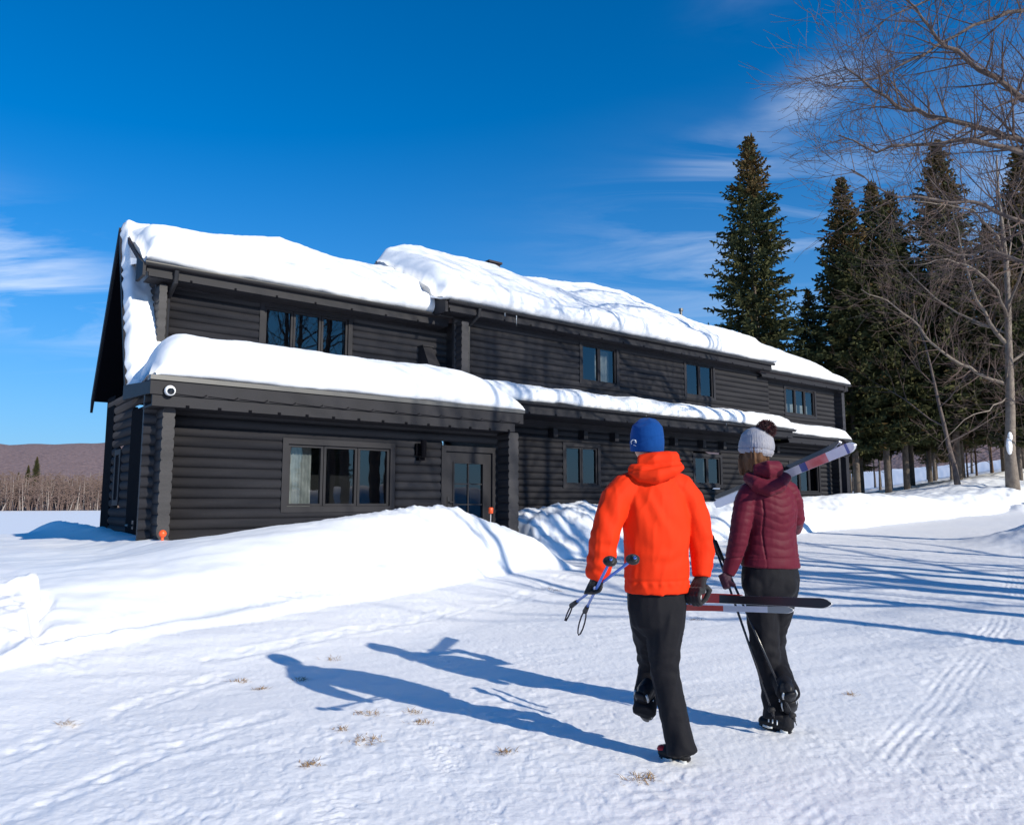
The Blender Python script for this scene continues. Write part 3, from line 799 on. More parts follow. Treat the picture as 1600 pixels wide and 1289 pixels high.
# ---- snow lying on the roofs
def roof_snow(name, label, u0, u1, du, prof, over, cap=.35, amp=.05, seed=1, shear=0.0):
    """prof(u) -> list of (v, z) along the section from the eave lip to the far side"""
    us = np.arange(u0, u1 + du * .5, du); rows = []
    for u in us:
        p = prof(u); rows.append(p)
    # resample each section
    NS = 56; P = []
    for p in rows:
        p = np.array(p); d = np.r_[0, np.cumsum(np.hypot(*np.diff(p, axis=0).T))]
        t = np.linspace(0, 1, NS) ** 1.25 * d[-1]
        v_ = np.interp(t, d, p[:, 0]); z_ = np.interp(t, d, p[:, 1])
        for _ in range(3):
            v_[1:-1] = (v_[:-2] + 2 * v_[1:-1] + v_[2:]) / 4; z_[1:-1] = (z_[:-2] + 2 * z_[1:-1] + z_[2:]) / 4
        P.append(np.stack([v_, z_], -1))
    P = np.array(P); UU = np.repeat(us[:, None], NS, 1)
    tt = np.linspace(0, 1, NS)[None, :]
    env = np.minimum(1, tt * 14)
    nse = fbm(UU * 1.4, P[..., 0] * 1.4 + P[..., 1] * 1.4, seed=seed, o=3) * amp + fbm(UU * 5.5, (P[..., 0] + P[..., 1]) * 5.5, seed=seed + 3, o=3) * amp * .35
    P[..., 1] += nse * env; P[..., 0] -= nse * env * .6
    # ragged lower lip
    lip = np.exp(-(tt / .05) ** 2); rg = fbm(UU * 3.1, UU * 0, seed=seed + 7, o=4)
    P[..., 1] += lip * .035 * rg; P[..., 0] += lip * .03 * fbm(UU * 4.3, UU * 0 + 4, seed=seed + 8)
    UU = UU + shear * np.maximum(P[..., 0] + .2, 0) * np.clip(1 - (UU - u0) / 1.5, 0, 1)
    vs = []; n = len(us)
    for i in range(n):
        for j in range(NS): vs.append((UU[i, j] - HO[0], P[i, j, 0] - HO[1], P[i, j, 1] - HO[2]))
    fs = [(i * NS + j, (i + 1) * NS + j, (i + 1) * NS + j + 1, i * NS + j + 1) for i in range(n - 1) for j in range(NS - 1)]
    fs.append(tuple(range(NS - 1, -1, -1))); fs.append(tuple((n - 1) * NS + j for j in range(NS)))
    o = link_mesh(name, vs, fs, M['roof_snow'], None, True)
    o.location = house.location; o.rotation_euler = house.rotation_euler
    return tag(o, label, 'snow', 'snow lying on the house roofs')
def endf(u, a, b, ra, rb, p=.5):
    """rounding factor near the two ends"""
    x = 1.0
    if ra: x = min(x, max(.02, 1 - (1 - min(1, (u - a) / ra)) ** 2) ** p)
    if rb: x = min(x, max(.02, 1 - (1 - min(1, (b - u) / rb)) ** 2) ** p)
    return x
def section(ve, ze, vr, zr, T, tr, over=.14, rear=.5):
    """eave point, ridge point, thickness at eave and extra at the ridge"""
    return [(ve + .10, ze + .01), (ve - over * .3, ze + .0), (ve - over, ze + T * .22), (ve - over * .95, ze + T * .55), (ve - over * .3, ze + T * .88),
            (ve + .22, ze + T * 1.06), (ve + .55, ze + T * 1.1 + (zr - ze) * .55 / (vr - ve)), ((ve + vr) / 2, (ze + zr) / 2 + T * 1.1 + (tr - T) * .5),
            (vr - .25, zr + tr - .10), (vr, zr + tr), (vr + .3, zr + tr - .18), (vr + rear, zr + tr - rear * 1.3)]
def I(u, xs, ys): return float(np.interp(u, xs, ys))
roof_snow('roof_snow', 'thick snow on the upper left roof, wavy crest above the three-pane upper window', 3.0, 9.95, .055,
          lambda u: section(2.14, 5.72, RV, RZ, .56 * endf(u, 3.0, 99, .25, 0) + .03 * math.sin(u * 2.1), I(u, [3.0, 3.35, 4.0, 4.9, 5.6, 6.2, 6.7, 7.2, 7.9, 9.9], [.02, .20, .27, .38, .50, .60, .52, .42, .44, .50]) , .16), 0, seed=11)
roof_snow('roof_snow', 'long thick snow slab on the upper middle roof, drooping over the gutter above the two small windows', 9.0, 22.1, .07,
          lambda u: section(1.62, 5.95, 4.7, 7.62, .62 * endf(u, 9.0, 22.1, .35, .12), I(u, [9.0, 9.3, 9.8, 12.7, 13.6, 16, 17.7, 19.0, 20.3, 22.1], [.02, .42, .62, .66, .50, .74, .86, .62, .34, .30]) * 1.0, .20), 0, seed=21, amp=.06)
roof_snow('roof_snow', 'smooth snow on the lower right end of the upper roof, rounded off at the gable', 21.7, 27.3, .06,
          lambda u: section(1.80, 5.76, 4.6 - 2.2 * (1 - endf(u, 0, 27.3, 0, 1.9, .6)), 7.25 - 1.25 * (1 - endf(u, 0, 27.3, 0, 1.9, .6)), .40 * endf(u, 0, 27.32, 0, 1.2), .42 * endf(u, 0, 27.32, 0, 1.6), .12), 0, seed=31, amp=.03)
roof_snow('roof_snow', 'rounded snow pillow on the porch roof above the three-pane window and door', 2.66, 9.62, .05,
          lambda u: [(v_, 3.24 + (z_ - 3.24) * max(.04, endf(u, 2.66, 9.62, .55, 1.5, .55))) for v_, z_ in
                     [(-.40, 3.25), (-.60, 3.25), (-.69, 3.34), (-.69, 3.52), (-.60, 3.72), (-.38, 3.90), (0, 4.04), (.5, 4.12 + .03 * math.sin(u)), (1.1, 4.16), (1.8, 4.14), (2.3, 4.12), (2.62, 4.12)]]
          , 0, seed=41, amp=.035, shear=.13)
roof_snow('roof_snow', 'narrow snow strip on the low front roof between the upper and lower windows', 9.5, 22.1, .06,
          lambda u: [(v_, 3.72 + (z_ - 3.72) * endf(u, 9.5, 22.1, .0, .5, .5)) for v_, z_ in
                     [(1.12, 3.72), (.98, 3.72), (.92, 3.80), (.93, 3.93), (1.02, 4.06), (1.2, 4.14), (1.5, 4.20), (1.8, 4.23), (2.02, 4.24)]], 0, seed=51, amp=.05)
roof_snow('roof_snow', 'short lower snow strip at the right end of the low front roof', 22.12, 26.05, .06,
          lambda u: [(v_, 3.60 + (z_ - 3.60) * endf(u, 0, 26.05, .0, .5, .5)) for v_, z_ in
                     [(1.30, 3.60), (1.18, 3.60), (1.12, 3.67), (1.13, 3.80), (1.22, 3.92), (1.4, 4.0), (1.7, 4.05), (2.02, 4.08)]], 0, seed=61, amp=.04)
def rake_snow():
    NU, NV = 16, 90; vs = []
    for j in range(NV):
        t = j / (NV - 1); v = 1.6 + (RV + .25 - 1.6) * t; v2 = min(v, RV)
        z = (front_z(v) if v > 2.0 else 3.42 - (2.0 - v) * .3); z = z if v <= RV else RZ - (v - RV) * .8
        uL = 2.80 + .15 * max(0, (v2 - 2.0)) / (RV - 2.0) - .02
        for i in range(NU):
            s = i / (NU - 1); u = uL + (3.42 - uL) * s
            th = (.26 + .05 * math.sin(v * 5)) * (max(0, 1 - (1 - min(1, s / .22)) ** 2)) ** .5 * (.25 + .75 * min(1, t / .08))
            k = float(fbm(np.array([u * 5.]), np.array([v * 5.]), seed=5)[0]) * .035
            vs.append((u + .02 * math.sin(v * 23 + 3 * math.sin(v * 9)) * (s < .1) - HO[0], v - th * .75 - k - HO[1], z + th * .55 + k - HO[2]))
    fs = [(j * NU + i, j * NU + i + 1, (j + 1) * NU + i + 1, (j + 1) * NU + i) for j in range(NV - 1) for i in range(NU - 1)]
    o = link_mesh('roof_snow', vs, fs, M['roof_snow'], None, True); o.location = house.location; o.rotation_euler = house.rotation_euler
    tag(o, 'steep snow strip on the shaded gable slope at the left end of the house', 'snow', 'snow lying on the house roofs')
rake_snow()
# icicles
for (u, v, z, L) in ((11.1, 1.50, 5.86, .26), (10.75, 1.50, 5.87, .10), (18.45, .92, 3.70, .09), (15.0, .92, 3.70, .07)):
    mb = HB(); mb.tube([(u, v, z), (u, v, z - L * .4), (u + .003, v, z - L)], [.012, .008, .002], 6)
    o = mb.build('icicle', M['ice'], None, True); o.location = house.location; o.rotation_euler = house.rotation_euler
    tag(o, 'long thin icicle under the gutter right of the upper downspout' if L > .2 else 'tiny icicle hanging from a gutter edge', 'icicle', None if L > .2 else 'tiny icicles on the gutters')
# security camera: white ring with dark lens, on the porch fascia
white = mat('white_plastic', (.8, .8, .8), .35, (50, .05, .002)); lens = mat('camera_lens', (.01, .012, .016), .08, (30, .02, .002)); orange = mat('orange_plastic', (.85, .10, .02), .4, (40, .1, .003)); steel = mat('stake_rod', (.55, .55, .57), .35, (40, .1, .003))
cam_o = empty('security_camera', h2w(2.86, -.60, 3.03), math.atan2(HU.y, HU.x), 'round white security camera on the left end of the porch fascia', 'camera')
mb = MB(); vs = []
mb.tube([(0, 0, 0), (0, -.05, 0), (0, -.085, -.01), (0, -.10, -.012)], [.075, .078, .072, .058], 24); mb.build('housing', white, cam_o, True)
mb = MB(); mb.tube([(0, -.101, -.012), (0, -.106, -.012)], [.052, .046], 20); mb.sphere((0, -.105, -.012), (.03, .018, .03), 14); mb.build('lens', lens, cam_o, True)
mb = MB(); mb.tube([(0, .0, 0), (0, -.02, -.01)], [.09, .09], 20); mb.build('mount', M['black'], cam_o, True)
for (u, v, zt, lab) in ((2.86, -.66, .95, 'orange ball-topped marker stake at the left porch corner'), (8.71, -.7, 1.24, 'orange capped marker stake in the snow beside the porch door')):
    s_ = empty('marker_stake', h2w(u, v, zt - .55), math.atan2(HU.y, HU.x), lab, 'marker stake', 'orange marker stakes')
    ball = lab.startswith('orange ball')
    mb = MB(); mb.tube([(-.02 if not ball else 0, 0, -.2), (0, 0, .5)], .010, 8); mb.build('rod', steel, s_, True)
    mb = MB()
    if ball: mb.sphere((0, 0, .55), .055, 16); mb.tube([(0, 0, .44), (0, 0, .5)], .02, 8)
    else: mb.tube([(0, 0, .49), (0, 0, .50), (0, 0, .60), (0, 0, .61)], [.03, .045, .048, .036], 16)
    mb.build('cap', orange, s_, True)
# ================================================================== trees
M['bark'] = mat('spruce_bark', (0.10, 0.075, 0.06), 0.9, (18, 0.9, 0.03), (5, 0.8, (0.16, 0.135, 0.11)))
M['greybark'] = mat('grey_brown_bark', (0.13, 0.10, 0.088), 0.85, (14, 0.8, 0.03), (4, 0.9, (0.075, 0.055, 0.05)))
M['birch'] = mat('pale_bark', (0.22, 0.18, 0.145), 0.8, (14, 0.8, 0.03), (4, 0.9, (0.14, 0.11, 0.09)))
M['twig'] = mat('bare_twigs', (0.085, 0.052, 0.045), 0.8, (20, 0.3, 0.01), (1.5, 0.8, (0.14, 0.095, 0.075)))
M['deadtwig'] = mat('dead_twigs', (0.13, 0.075, 0.045), 0.9, (20, 0.3, 0.01), (1.2, 0.8, (0.08, 0.05, 0.035)))
M['needle'] = mat('spruce_needles', (0.048, 0.060, 0.024), 0.8, None, (0.9, 0.9, (0.095, 0.090, 0.030)), 0.25)
M['cone'] = mat('cones_and_tips', (0.16, 0.095, 0.034), 0.8, None, (3, 0.8, (0.08, 0.07, 0.025)), 0.25)
def rnd_perp(d, rng):
    a = Vector((rng.gauss(0, 1), rng.gauss(0, 1), rng.gauss(0, 1)))
    a = a - d * a.dot(d)
    return a.normalized() if a.length > 1e-6 else Vector((1, 0, 0))
def spruce(seed, H, Rm, z0, dens=1.0, top_brown=.22, bare=1.2):
    """unit spruce at the origin: trunk, crown of needle sprays, dead lower limbs"""
    rng = random.Random(seed)
    t = MB(); pts = [(0.12 * math.sin(k * 1.3 + seed) * (k / 9), 0.1 * math.cos(k * 1.7) * (k / 9), H * k / 9 - .5 * (k == 0)) for k in range(10)]
    t.tube(pts, [.20 * H / 20 * (1 - .93 * k / 9) + .01 for k in range(10)], 9)
    vs = []; fs = []; mi = []
    def spray(p, d, L, W, m):
        up = Vector((0, 0, 1)); s = d.cross(up)
        s = s.normalized() if s.length > 1e-4 else Vector((1, 0, 0))
        n = s.cross(d).normalized()
        for q in (s, (n + s * rng.uniform(-.5, .5)).normalized()):
            b = len(vs); mid = p + d * (L * .42)
            vs.extend([p, mid + q * W, p + d * L, mid - q * W]); fs.append((b, b + 1, b + 2, b + 3)); mi.append(m)
    nb = int(23 * (H - z0) * dens); lob = [rng.uniform(.72, 1.12) for _ in range(24)]
    for k in range(nb):
        f = (k + rng.random()) / nb; z = z0 + (H - z0) * (1 - (1 - f) ** 1.0)
        az = k * 2.39996 + rng.uniform(-.5, .5)
        layer = lob[int((z * 1.6 + az * 1.3) % 24)]
        Rr = Rm * ((1 - f) ** .82) * (.55 + .45 * min(1, f * 6 + .35)) * layer * rng.uniform(.78, 1.08) + .12
        base = Vector((0, 0, z)); out = Vector((math.cos(az), math.sin(az), 0))
        rise = -.30 + 1.05 * f ** 1.4 + rng.uniform(-.12, .12)
        n = max(3, int(Rr / .17)); prev = base; p = base
        for i in range(n):
            s = (i + 1) / n
            sag = rise * Rr * s + .20 * Rr * (s ** 2.4) * (1 - f)
            q = base + out * (Rr * s) + Vector((0, 0, sag)) + Vector((rng.gauss(0, .03), rng.gauss(0, .03), rng.gauss(0, .03)))
            d = (q - p)
            if d.length < 1e-5: continue
            dn = d.normalized()
            m = 1 if (f > 1 - top_brown and rng.random() < .75) or rng.random() < .04 else 0
            spray(p, dn, d.length * 1.5, .055, m)
            if s > .16:
                sd_ = dn.cross(Vector((0, 0, 1))).normalized()
                Lt = (.30 + .45 * (1 - s)) * min(1, Rr / 1.6 + .25)
                for sg in (-1, 1):
                    dd = (dn * rng.uniform(.55, .95) + sd_ * sg * rng.uniform(.6, 1.0) + Vector((0, 0, rng.uniform(-.55, .12)))).normalized()
                    spray(q, dd, Lt * rng.uniform(.7, 1.2), .05 + .03 * rng.random(), m)
                if rng.random() < .55:
                    spray(q, Vector((rng.uniform(-.3, .3), rng.uniform(-.3, .3), -1 if rng.random() < .7 else .8)).normalized(), .20 + .18 * rng.random(), .05, m)
            p = q
    for k in range(14):
        spray(Vector((rng.gauss(0, .08), rng.gauss(0, .08), H - .9 + rng.random() * .8)), Vector((rng.gauss(0, .3), rng.gauss(0, .3), 1)).normalized(), .4, .06, 1)
    dl = MB()
    for k in range(int(34 * bare)):
        z = rng.uniform(1.6, z0 + (H - z0) * .35); az = rng.uniform(0, 6.28); L = rng.uniform(.6, 2.0) * Rm / 3
        d = Vector((math.cos(az), math.sin(az), rng.uniform(-.35, .05))); p = Vector((0, 0, z)); pp = [p]
        for i in range(4): pp.append(pp[-1] + d * (L / 4) + Vector((rng.gauss(0, .05), rng.gauss(0, .05), -.03 * i)))
        dl.tube(pp, [.018, .014, .011, .008, .004], 3, cap=False)
        for i in range(1, 5):
            for _ in range(3):
                e = Vector((rng.gauss(0, 1), rng.gauss(0, 1), rng.gauss(-.2, .5))).normalized()
                dl.tube([pp[i], pp[i] + e * rng.uniform(.2, .5)], [.008, .003], 3, cap=False)
    return t, (vs, fs, mi), dl
def make_spruce(seed, H, Rm, z0, loc, label, group, **k):
    t, (vs, fs, mi), dl = spruce(seed, H, Rm, z0, bare=.55, **k)
    o = empty('spruce_tree', loc, 0, label, 'tree', group)
    t.build('trunk', M['bark'], o, True)
    link_mesh('crown', vs, fs, [M['needle'], M['cone']], o, False, mi)
    dl.build('dead_branches', M['deadtwig'], o)
    return o
G1 = 'spruces standing behind and right of the house'
def wz(X, Y): return gz(X, Y) - .15
spA = make_spruce(3, 20.4, 3.9, 3.6, (13.2, 40, wz(13.2, 40)), 'tallest lone spruce against the sky just right of the roof, brown cone-laden tip', G1, dens=1.05)
spB = make_spruce(8, 17.6, 3.3, 2.9, (18.2, 40, wz(18.2, 40)), 'dark narrow spruce with rusty tip, second tall one right of the roof', G1, dens=1.25, top_brown=.3)
spC = make_spruce(15, 17.2, 2.9, 3.1, (20.0, 40.3, wz(20, 40.3)), 'spruce with the left of the twin tops right of the rusty-tipped one', G1, dens=1.25, top_brown=.12)
for X, Y, s, src, rz, lab in (
        (21.25, 40.8, .97, spC, 2.1, 'spruce with the right of the twin tops behind the bare branches'),
        (23.7, 40.2, 1.08, spB, 1.2, 'tall spruce with a thin tip rising through the bare twigs'),
        (28.5, 40.5, 1.06, spB, 3.9, 'large spruce cut by the right edge of the photo'),
        (25.6, 43, .80, spC, 4.4, 'shorter spruce between the tall thin-tipped one and the pale-barked tree'),
        (18.9, 47, .66, spA, 2.2, 'lower dark spruce filling the gap right of the house gable'),
        (22.6, 49, .80, spA, 5.0, 'dark spruce in the second row behind the twin tops'),
        (27.6, 50, .86, spB, .7, 'spruce in the second row behind the pale-barked tree'),
        (16.1, 46.5, .62, spA, 1.1, 'lower spruce tucked between the lone spruce and the rusty-tipped one'),
        (31.8, 47, .95, spC, 2.9, 'dark spruce crown just inside the right edge, second row'),
        (20.9, 45.5, .90, spB, 3.3, 'dark spruce directly behind the left twin top'), (24.3, 46, .92, spC, .4, 'dark spruce between the right twin top and the thin-tipped one, behind'),
        (27.2, 46, .84, spB, 5.6, 'dark spruce left of the pale-barked tree, third row'), (29.6, 45.5, .90, spC, 1.9, 'dark spruce behind the crown of the pale-barked tree'),
        (25.9, 38.6, .72, spB, 2.2, 'low front spruce left of the pale-barked trunk')):
    copy_thing(src, (X, Y, wz(X, Y)), rz, s, lab, G1)
far = [(24, 62), (29, 64), (33.5, 60), (37, 66), (27, 72), (41, 70), (21, 66), (45, 64)]
for i, (X, Y) in enumerate(far):
    copy_thing((spB, spC, spA)[i % 3], (X, Y, wz(X, Y)), i * 1.7, .62 + .05 * (i % 3), 'distant dark spruce deep in the wood on the right', 'distant spruces deep in the wood')
# ---- bare broadleaf trees
def grow(mbs, p, d, L, r, lev, rng, maxlev, curl=.22, spread=.75, thin=.0035, dens=1.0, droop=0.0):
    n = 5 if lev < 2 else 4; pts = [p]; rad = [r]; q = p; dd = d.copy()
    for i in range(n):
        dd = (dd + rnd_perp(dd, rng) * curl * rng.random() + Vector((0, 0, .05 - droop))).normalized()
        q = q + dd * (L / n); pts.append(q); rad.append(max(thin, r * (1 - .72 * (i + 1) / n)))
    mbs[0 if r > .035 else 1].tube(pts, rad, 7 if r > .06 else (4 if r > .012 else 3), cap=False)
    if lev >= maxlev: return
    kids = {0: 7, 1: 7, 2: 6, 3: 5, 4: 4}.get(lev, 3); kids = max(2, int(kids * dens))
    for k in range(kids):
        s = rng.uniform(.25, 1.0) if k < kids - 1 else 1.0
        i = min(n - 1, int(s * n)); a = pts[i].lerp(pts[i + 1], s * n - i) if s < 1 else pts[-1]
        ax = (pts[i + 1] - pts[i]).normalized() if i < n else dd
        sp_ = spread * rng.uniform(.6, 1.25) * (.45 if k == kids - 1 else 1)
        nd = (ax + rnd_perp(ax, rng) * sp_).normalized()
        rr_ = max(thin, r * (1 - .72 * s) * rng.uniform(.5, .8))
        grow(mbs, a, nd, L * rng.uniform(.42, .68), rr_, lev + 1, rng, maxlev, curl, spread, thin, dens, droop)
def bare_tree(name, seed, H, r, loc, label, group, maxlev=4, lean=(0, 0), bark='birch', fork=.34, dens=1.0, thin=.0045, limbs=(), crown=None):
    rng = random.Random(seed); a = MB(); b = MB(); w = MB()
    n = 9; pts = []; x, y = 0.0, 0.0
    for i in range(n + 1):
        pts.append(Vector((x, y, H * .86 * i / n - .4 * (i == 0)))); x += lean[0] / n + rng.gauss(0, .05) * H / 14; y += lean[1] / n + rng.gauss(0, .05) * H / 14
    rad = [r * (1 - .86 * (i / n) ** .9) * (1.25 if i == 0 else 1) for i in range(n + 1)]
    w.tube(pts, rad, 10)
    nk = int(13 * (crown if crown is not None else dens))
    for k in range(nk):
        s = fork + (1 - fork) * (k + rng.random()) / nk; f = s * n; i = min(n - 1, int(f)); p = pts[i].lerp(pts[i + 1], f - i)
        az = k * 2.4 + rng.uniform(-.4, .4); el = .35 + .75 * s
        d = Vector((math.cos(az) * math.cos(el), math.sin(az) * math.cos(el), math.sin(el)))
        grow((a, b), p, d, H * (.40 - .20 * s) * rng.uniform(.8, 1.15), max(.012, rad[i] * .42), 1, rng, maxlev, dens=dens, thin=thin)
    o = empty(name, loc, 0, label, 'tree', group)
    for lp, lr in limbs:
        lp = [Vector(q) - Vector(loc) for q in lp]
        # smooth limb
        pp = []; 
        for i in range(len(lp) - 1):
            for t in (0, .33, .66): pp.append(lp[i].lerp(lp[i + 1], t) + Vector((rng.gauss(0, .03), rng.gauss(0, .03), rng.gauss(0, .03))))
        pp.append(lp[-1]); m = len(pp)
        w.tube(pp, [lr * (1 - .85 * i / (m - 1)) for i in range(m)], 7)
        for i in range(1, m):
            ax = (pp[i] - pp[i - 1]).normalized()
            for _ in range(2 + (rng.random() < .5)):
                nd = (ax * .75 + rnd_perp(ax, rng) * .8).normalized()
                q = pp[i - 1].lerp(pp[i], rng.random())
                grow((a, b), q, nd, rng.uniform(.8, 1.9) * (1.15 - .5 * i / m), max(.009, lr * (1 - .85 * i / m) * .45), 2, rng, maxlev, dens=dens, thin=thin, spread=.8)
    w.build('trunk', M[bark], o, True)
    a.build('limbs', M[bark], o, True); b.build('twigs', M['twig'], o)
    return o
G2 = 'bare broadleaf trees on the right'
# pale-barked tree at the edge of the road
bx = Vector((22.45, 34.0, gz(22.45, 34.0) - .25))
def ad(x, y, d): return at(x, y, d * 34 / 28)
bt = bare_tree('broadleaf_tree', 5, 18.5, .25, bx, 'pale-barked bare tree with a snow patch on its trunk behind the road bank', G2, 4, lean=(.5, .6), fork=.30, dens=.62,
     limbs=[([ad(1574, 600, 28), ad(1540, 590, 27.6), ad(1500, 570, 27), ad(1455, 535, 26.6), ad(1425, 500, 26.3), ad(1385, 470, 26), ad(1345, 452, 25.7)], .085),
            ([ad(1576, 545, 28), ad(1545, 505, 27.8), ad(1520, 450, 27.5), ad(1500, 380, 27.2), ad(1488, 320, 27)], .10),
            ([ad(1574, 500, 28), ad(1560, 455, 27), ad(1525, 420, 26.3), ad(1480, 405, 26), ad(1430, 415, 25.5)], .07),
            ([ad(1575, 620, 28), ad(1545, 640, 27), ad(1505, 655, 26.2), ad(1465, 700, 25.8)], .04),
            ([ad(1578, 430, 28), ad(1560, 370, 28), ad(1520, 330, 27.6), ad(1460, 318, 27), ad(1410, 312, 26.6)], .07)])
mb = MB(); mb.sphere((-.16, -.20, 2.1), (.14, .09, .42), 10); mb.sphere((-.10, -.22, 2.5), (.12, .07, .22), 8); o = mb.build('snow_patch', M['snow'], bt, True)
# the near tree outside the frame whose limbs hang into the upper right corner
nx = Vector((14.6, 15.5, gz(14.6, 15.5) - .2))
nt_ = bare_tree('broadleaf_tree', 23, 12.5, .30, nx, 'near bare tree reaching dense branches into the upper right corner', G2, 4, fork=.42, dens=.78, crown=.3, thin=.0035, bark='greybark',
     limbs=[([nx + Vector((0, 0, 7.2)), at(1700, 215, 15.2), at(1610, 222, 14.8), at(1540, 200, 14.5), at(1450, 178, 14.2), at(1400, 165, 14), at(1350, 128, 13.8), at(1318, 105, 13.7)], .085),
            ([nx + Vector((0, 0, 8.2)), at(1690, 160, 15.0), at(1600, 152, 14.6), at(1535, 112, 14.3), at(1480, 70, 14.1), at(1440, 30, 14), at(1405, -15, 13.9)], .085),
            ([nx + Vector((0, 0, 9.2)), at(1700, -10, 15.4), at(1600, 15, 15), at(1520, 42, 14.7), at(1440, 85, 14.4), at(1370, 122, 14.2), at(1288, 136, 14)], .06),
            ([nx + Vector((0, 0, 6.8)), at(1700, 262, 15.0), at(1600, 236, 14.6), at(1520, 222, 14.2), at(1440, 226, 13.9), at(1370, 236, 13.6), at(1310, 212, 13.5)], .075),
            ([nx + Vector((0, 0, 6.2)), at(1690, 330, 14.6), at(1600, 352, 14.2), at(1540, 320, 14), at(1460, 312, 13.7), at(1380, 300, 13.5), at(1330, 265, 13.4)], .055),
            ([nx + Vector((0, 0, 10.0)), at(1640, -60, 15.5), at(1540, -40, 15), at(1470, 0, 14.8), at(1400, 20, 14.6), at(1352, 60, 14.5)], .05),
            ([nx + Vector((0, 0, 5.6)), at(1690, 400, 14.6), at(1610, 420, 14.2), at(1560, 395, 14), at(1500, 400, 13.7), at(1450, 380, 13.5)], .05)])
# mid-size bare trees between the spruces
bm = bare_tree('broadleaf_tree', 31, 10.5, .13, (21.2, 36.0, wz(21.2, 36)), 'thin leaning grey tree in front of the spruces', G2, 4, lean=(-1.2, .3), fork=.22, dens=.8, bark='greybark')
bs = bare_tree('sapling', 44, 6.5, .055, (26.8, 44.5, wz(26.8, 44.5)), 'brushy brown sapling among the spruce trunks', 'brushy saplings between the spruce trunks', 4, fork=.12, bark='deadtwig', dens=1.0, thin=.005)
k = 0
for X, Y, s, rz, lab in ((23.9, 34, .9, 1.3, 'grey bare tree left of the pale-barked tree, behind the bank'), 
                         (29.5, 33.5, 1.1, 5.2, 'bare tree at the right edge behind the pale-barked tree')):
    copy_thing(bm, (X, Y, wz(X, Y)), rz, s, lab, G2)
rng = random.Random(77)
for i in range(2):
    X = 24.0 + 7.5 * (i + rng.random()) / 2; Y = rng.uniform(43, 46)
    copy_thing(bs, (X, Y, wz(X, Y)), rng.uniform(0, 6.28), rng.uniform(.7, 1.25), 'brushy brown sapling among the spruce trunks', 'brushy saplings between the spruce trunks')
bd = bare_tree('slender_tree', 52, 9.5, .10, (26, 52, wz(26, 52)), 'slender bare trunk in the sunlit wood behind the bank', 'slender trunks deep in the wood', 3, fork=.3, bark='bark', dens=.8, thin=.008)
for i in range(40):
    Y = rng.uniform(50, 80); X = Y * rng.uniform(.42, .76)
    copy_thing(bd, (X, Y, wz(X, Y)), rng.uniform(0, 6.28), (rng.uniform(.8, 1.3),) * 2 + (rng.uniform(.8, 1.25),), None, None)
# trees outside the frame towards the sun: they throw the striped shadows and show in the window glass
bo = bare_tree('broadleaf_tree', 61, 13.5, .18, (18.6, 5.2, gz(18.6, 5.2) - .2), 'bare tree outside the frame that throws striped shadows on the snow', 'bare trees on the sunny side outside the frame', 3, fork=.30, dens=.55, thin=.008, bark='greybark')
for i, (X, Y, s) in enumerate(((10.8, 2.5, 1.0), (12.0, 3.6, 1.2), (13.9, 5.3, 1.3), (14.9, 4.1, 1.35), (13.2, 6.9, 1.2), (15.6, 5.9, 1.35), (16.2, 2.2, 1.4), (17.8, 8.2, 1.1), (19.8, -1.0, 1.3), (24.0, -3.5, 1.4))):
    copy_thing(bo, (X, Y, gz(X, Y) - .2), i * 2.1 + 2.2, s)
for i in range(20):
    a = R(96 + 2.9 * i); D = 50 + 12 * (i % 3)
    copy_thing((spA, spB)[i % 2], (D * math.sin(a), D * math.cos(a), -.2), i * 1.1, .60 + .07 * (i % 3), 'dark spruce across the road mirrored in the lower windows', 'spruces across the road mirrored in the windows')
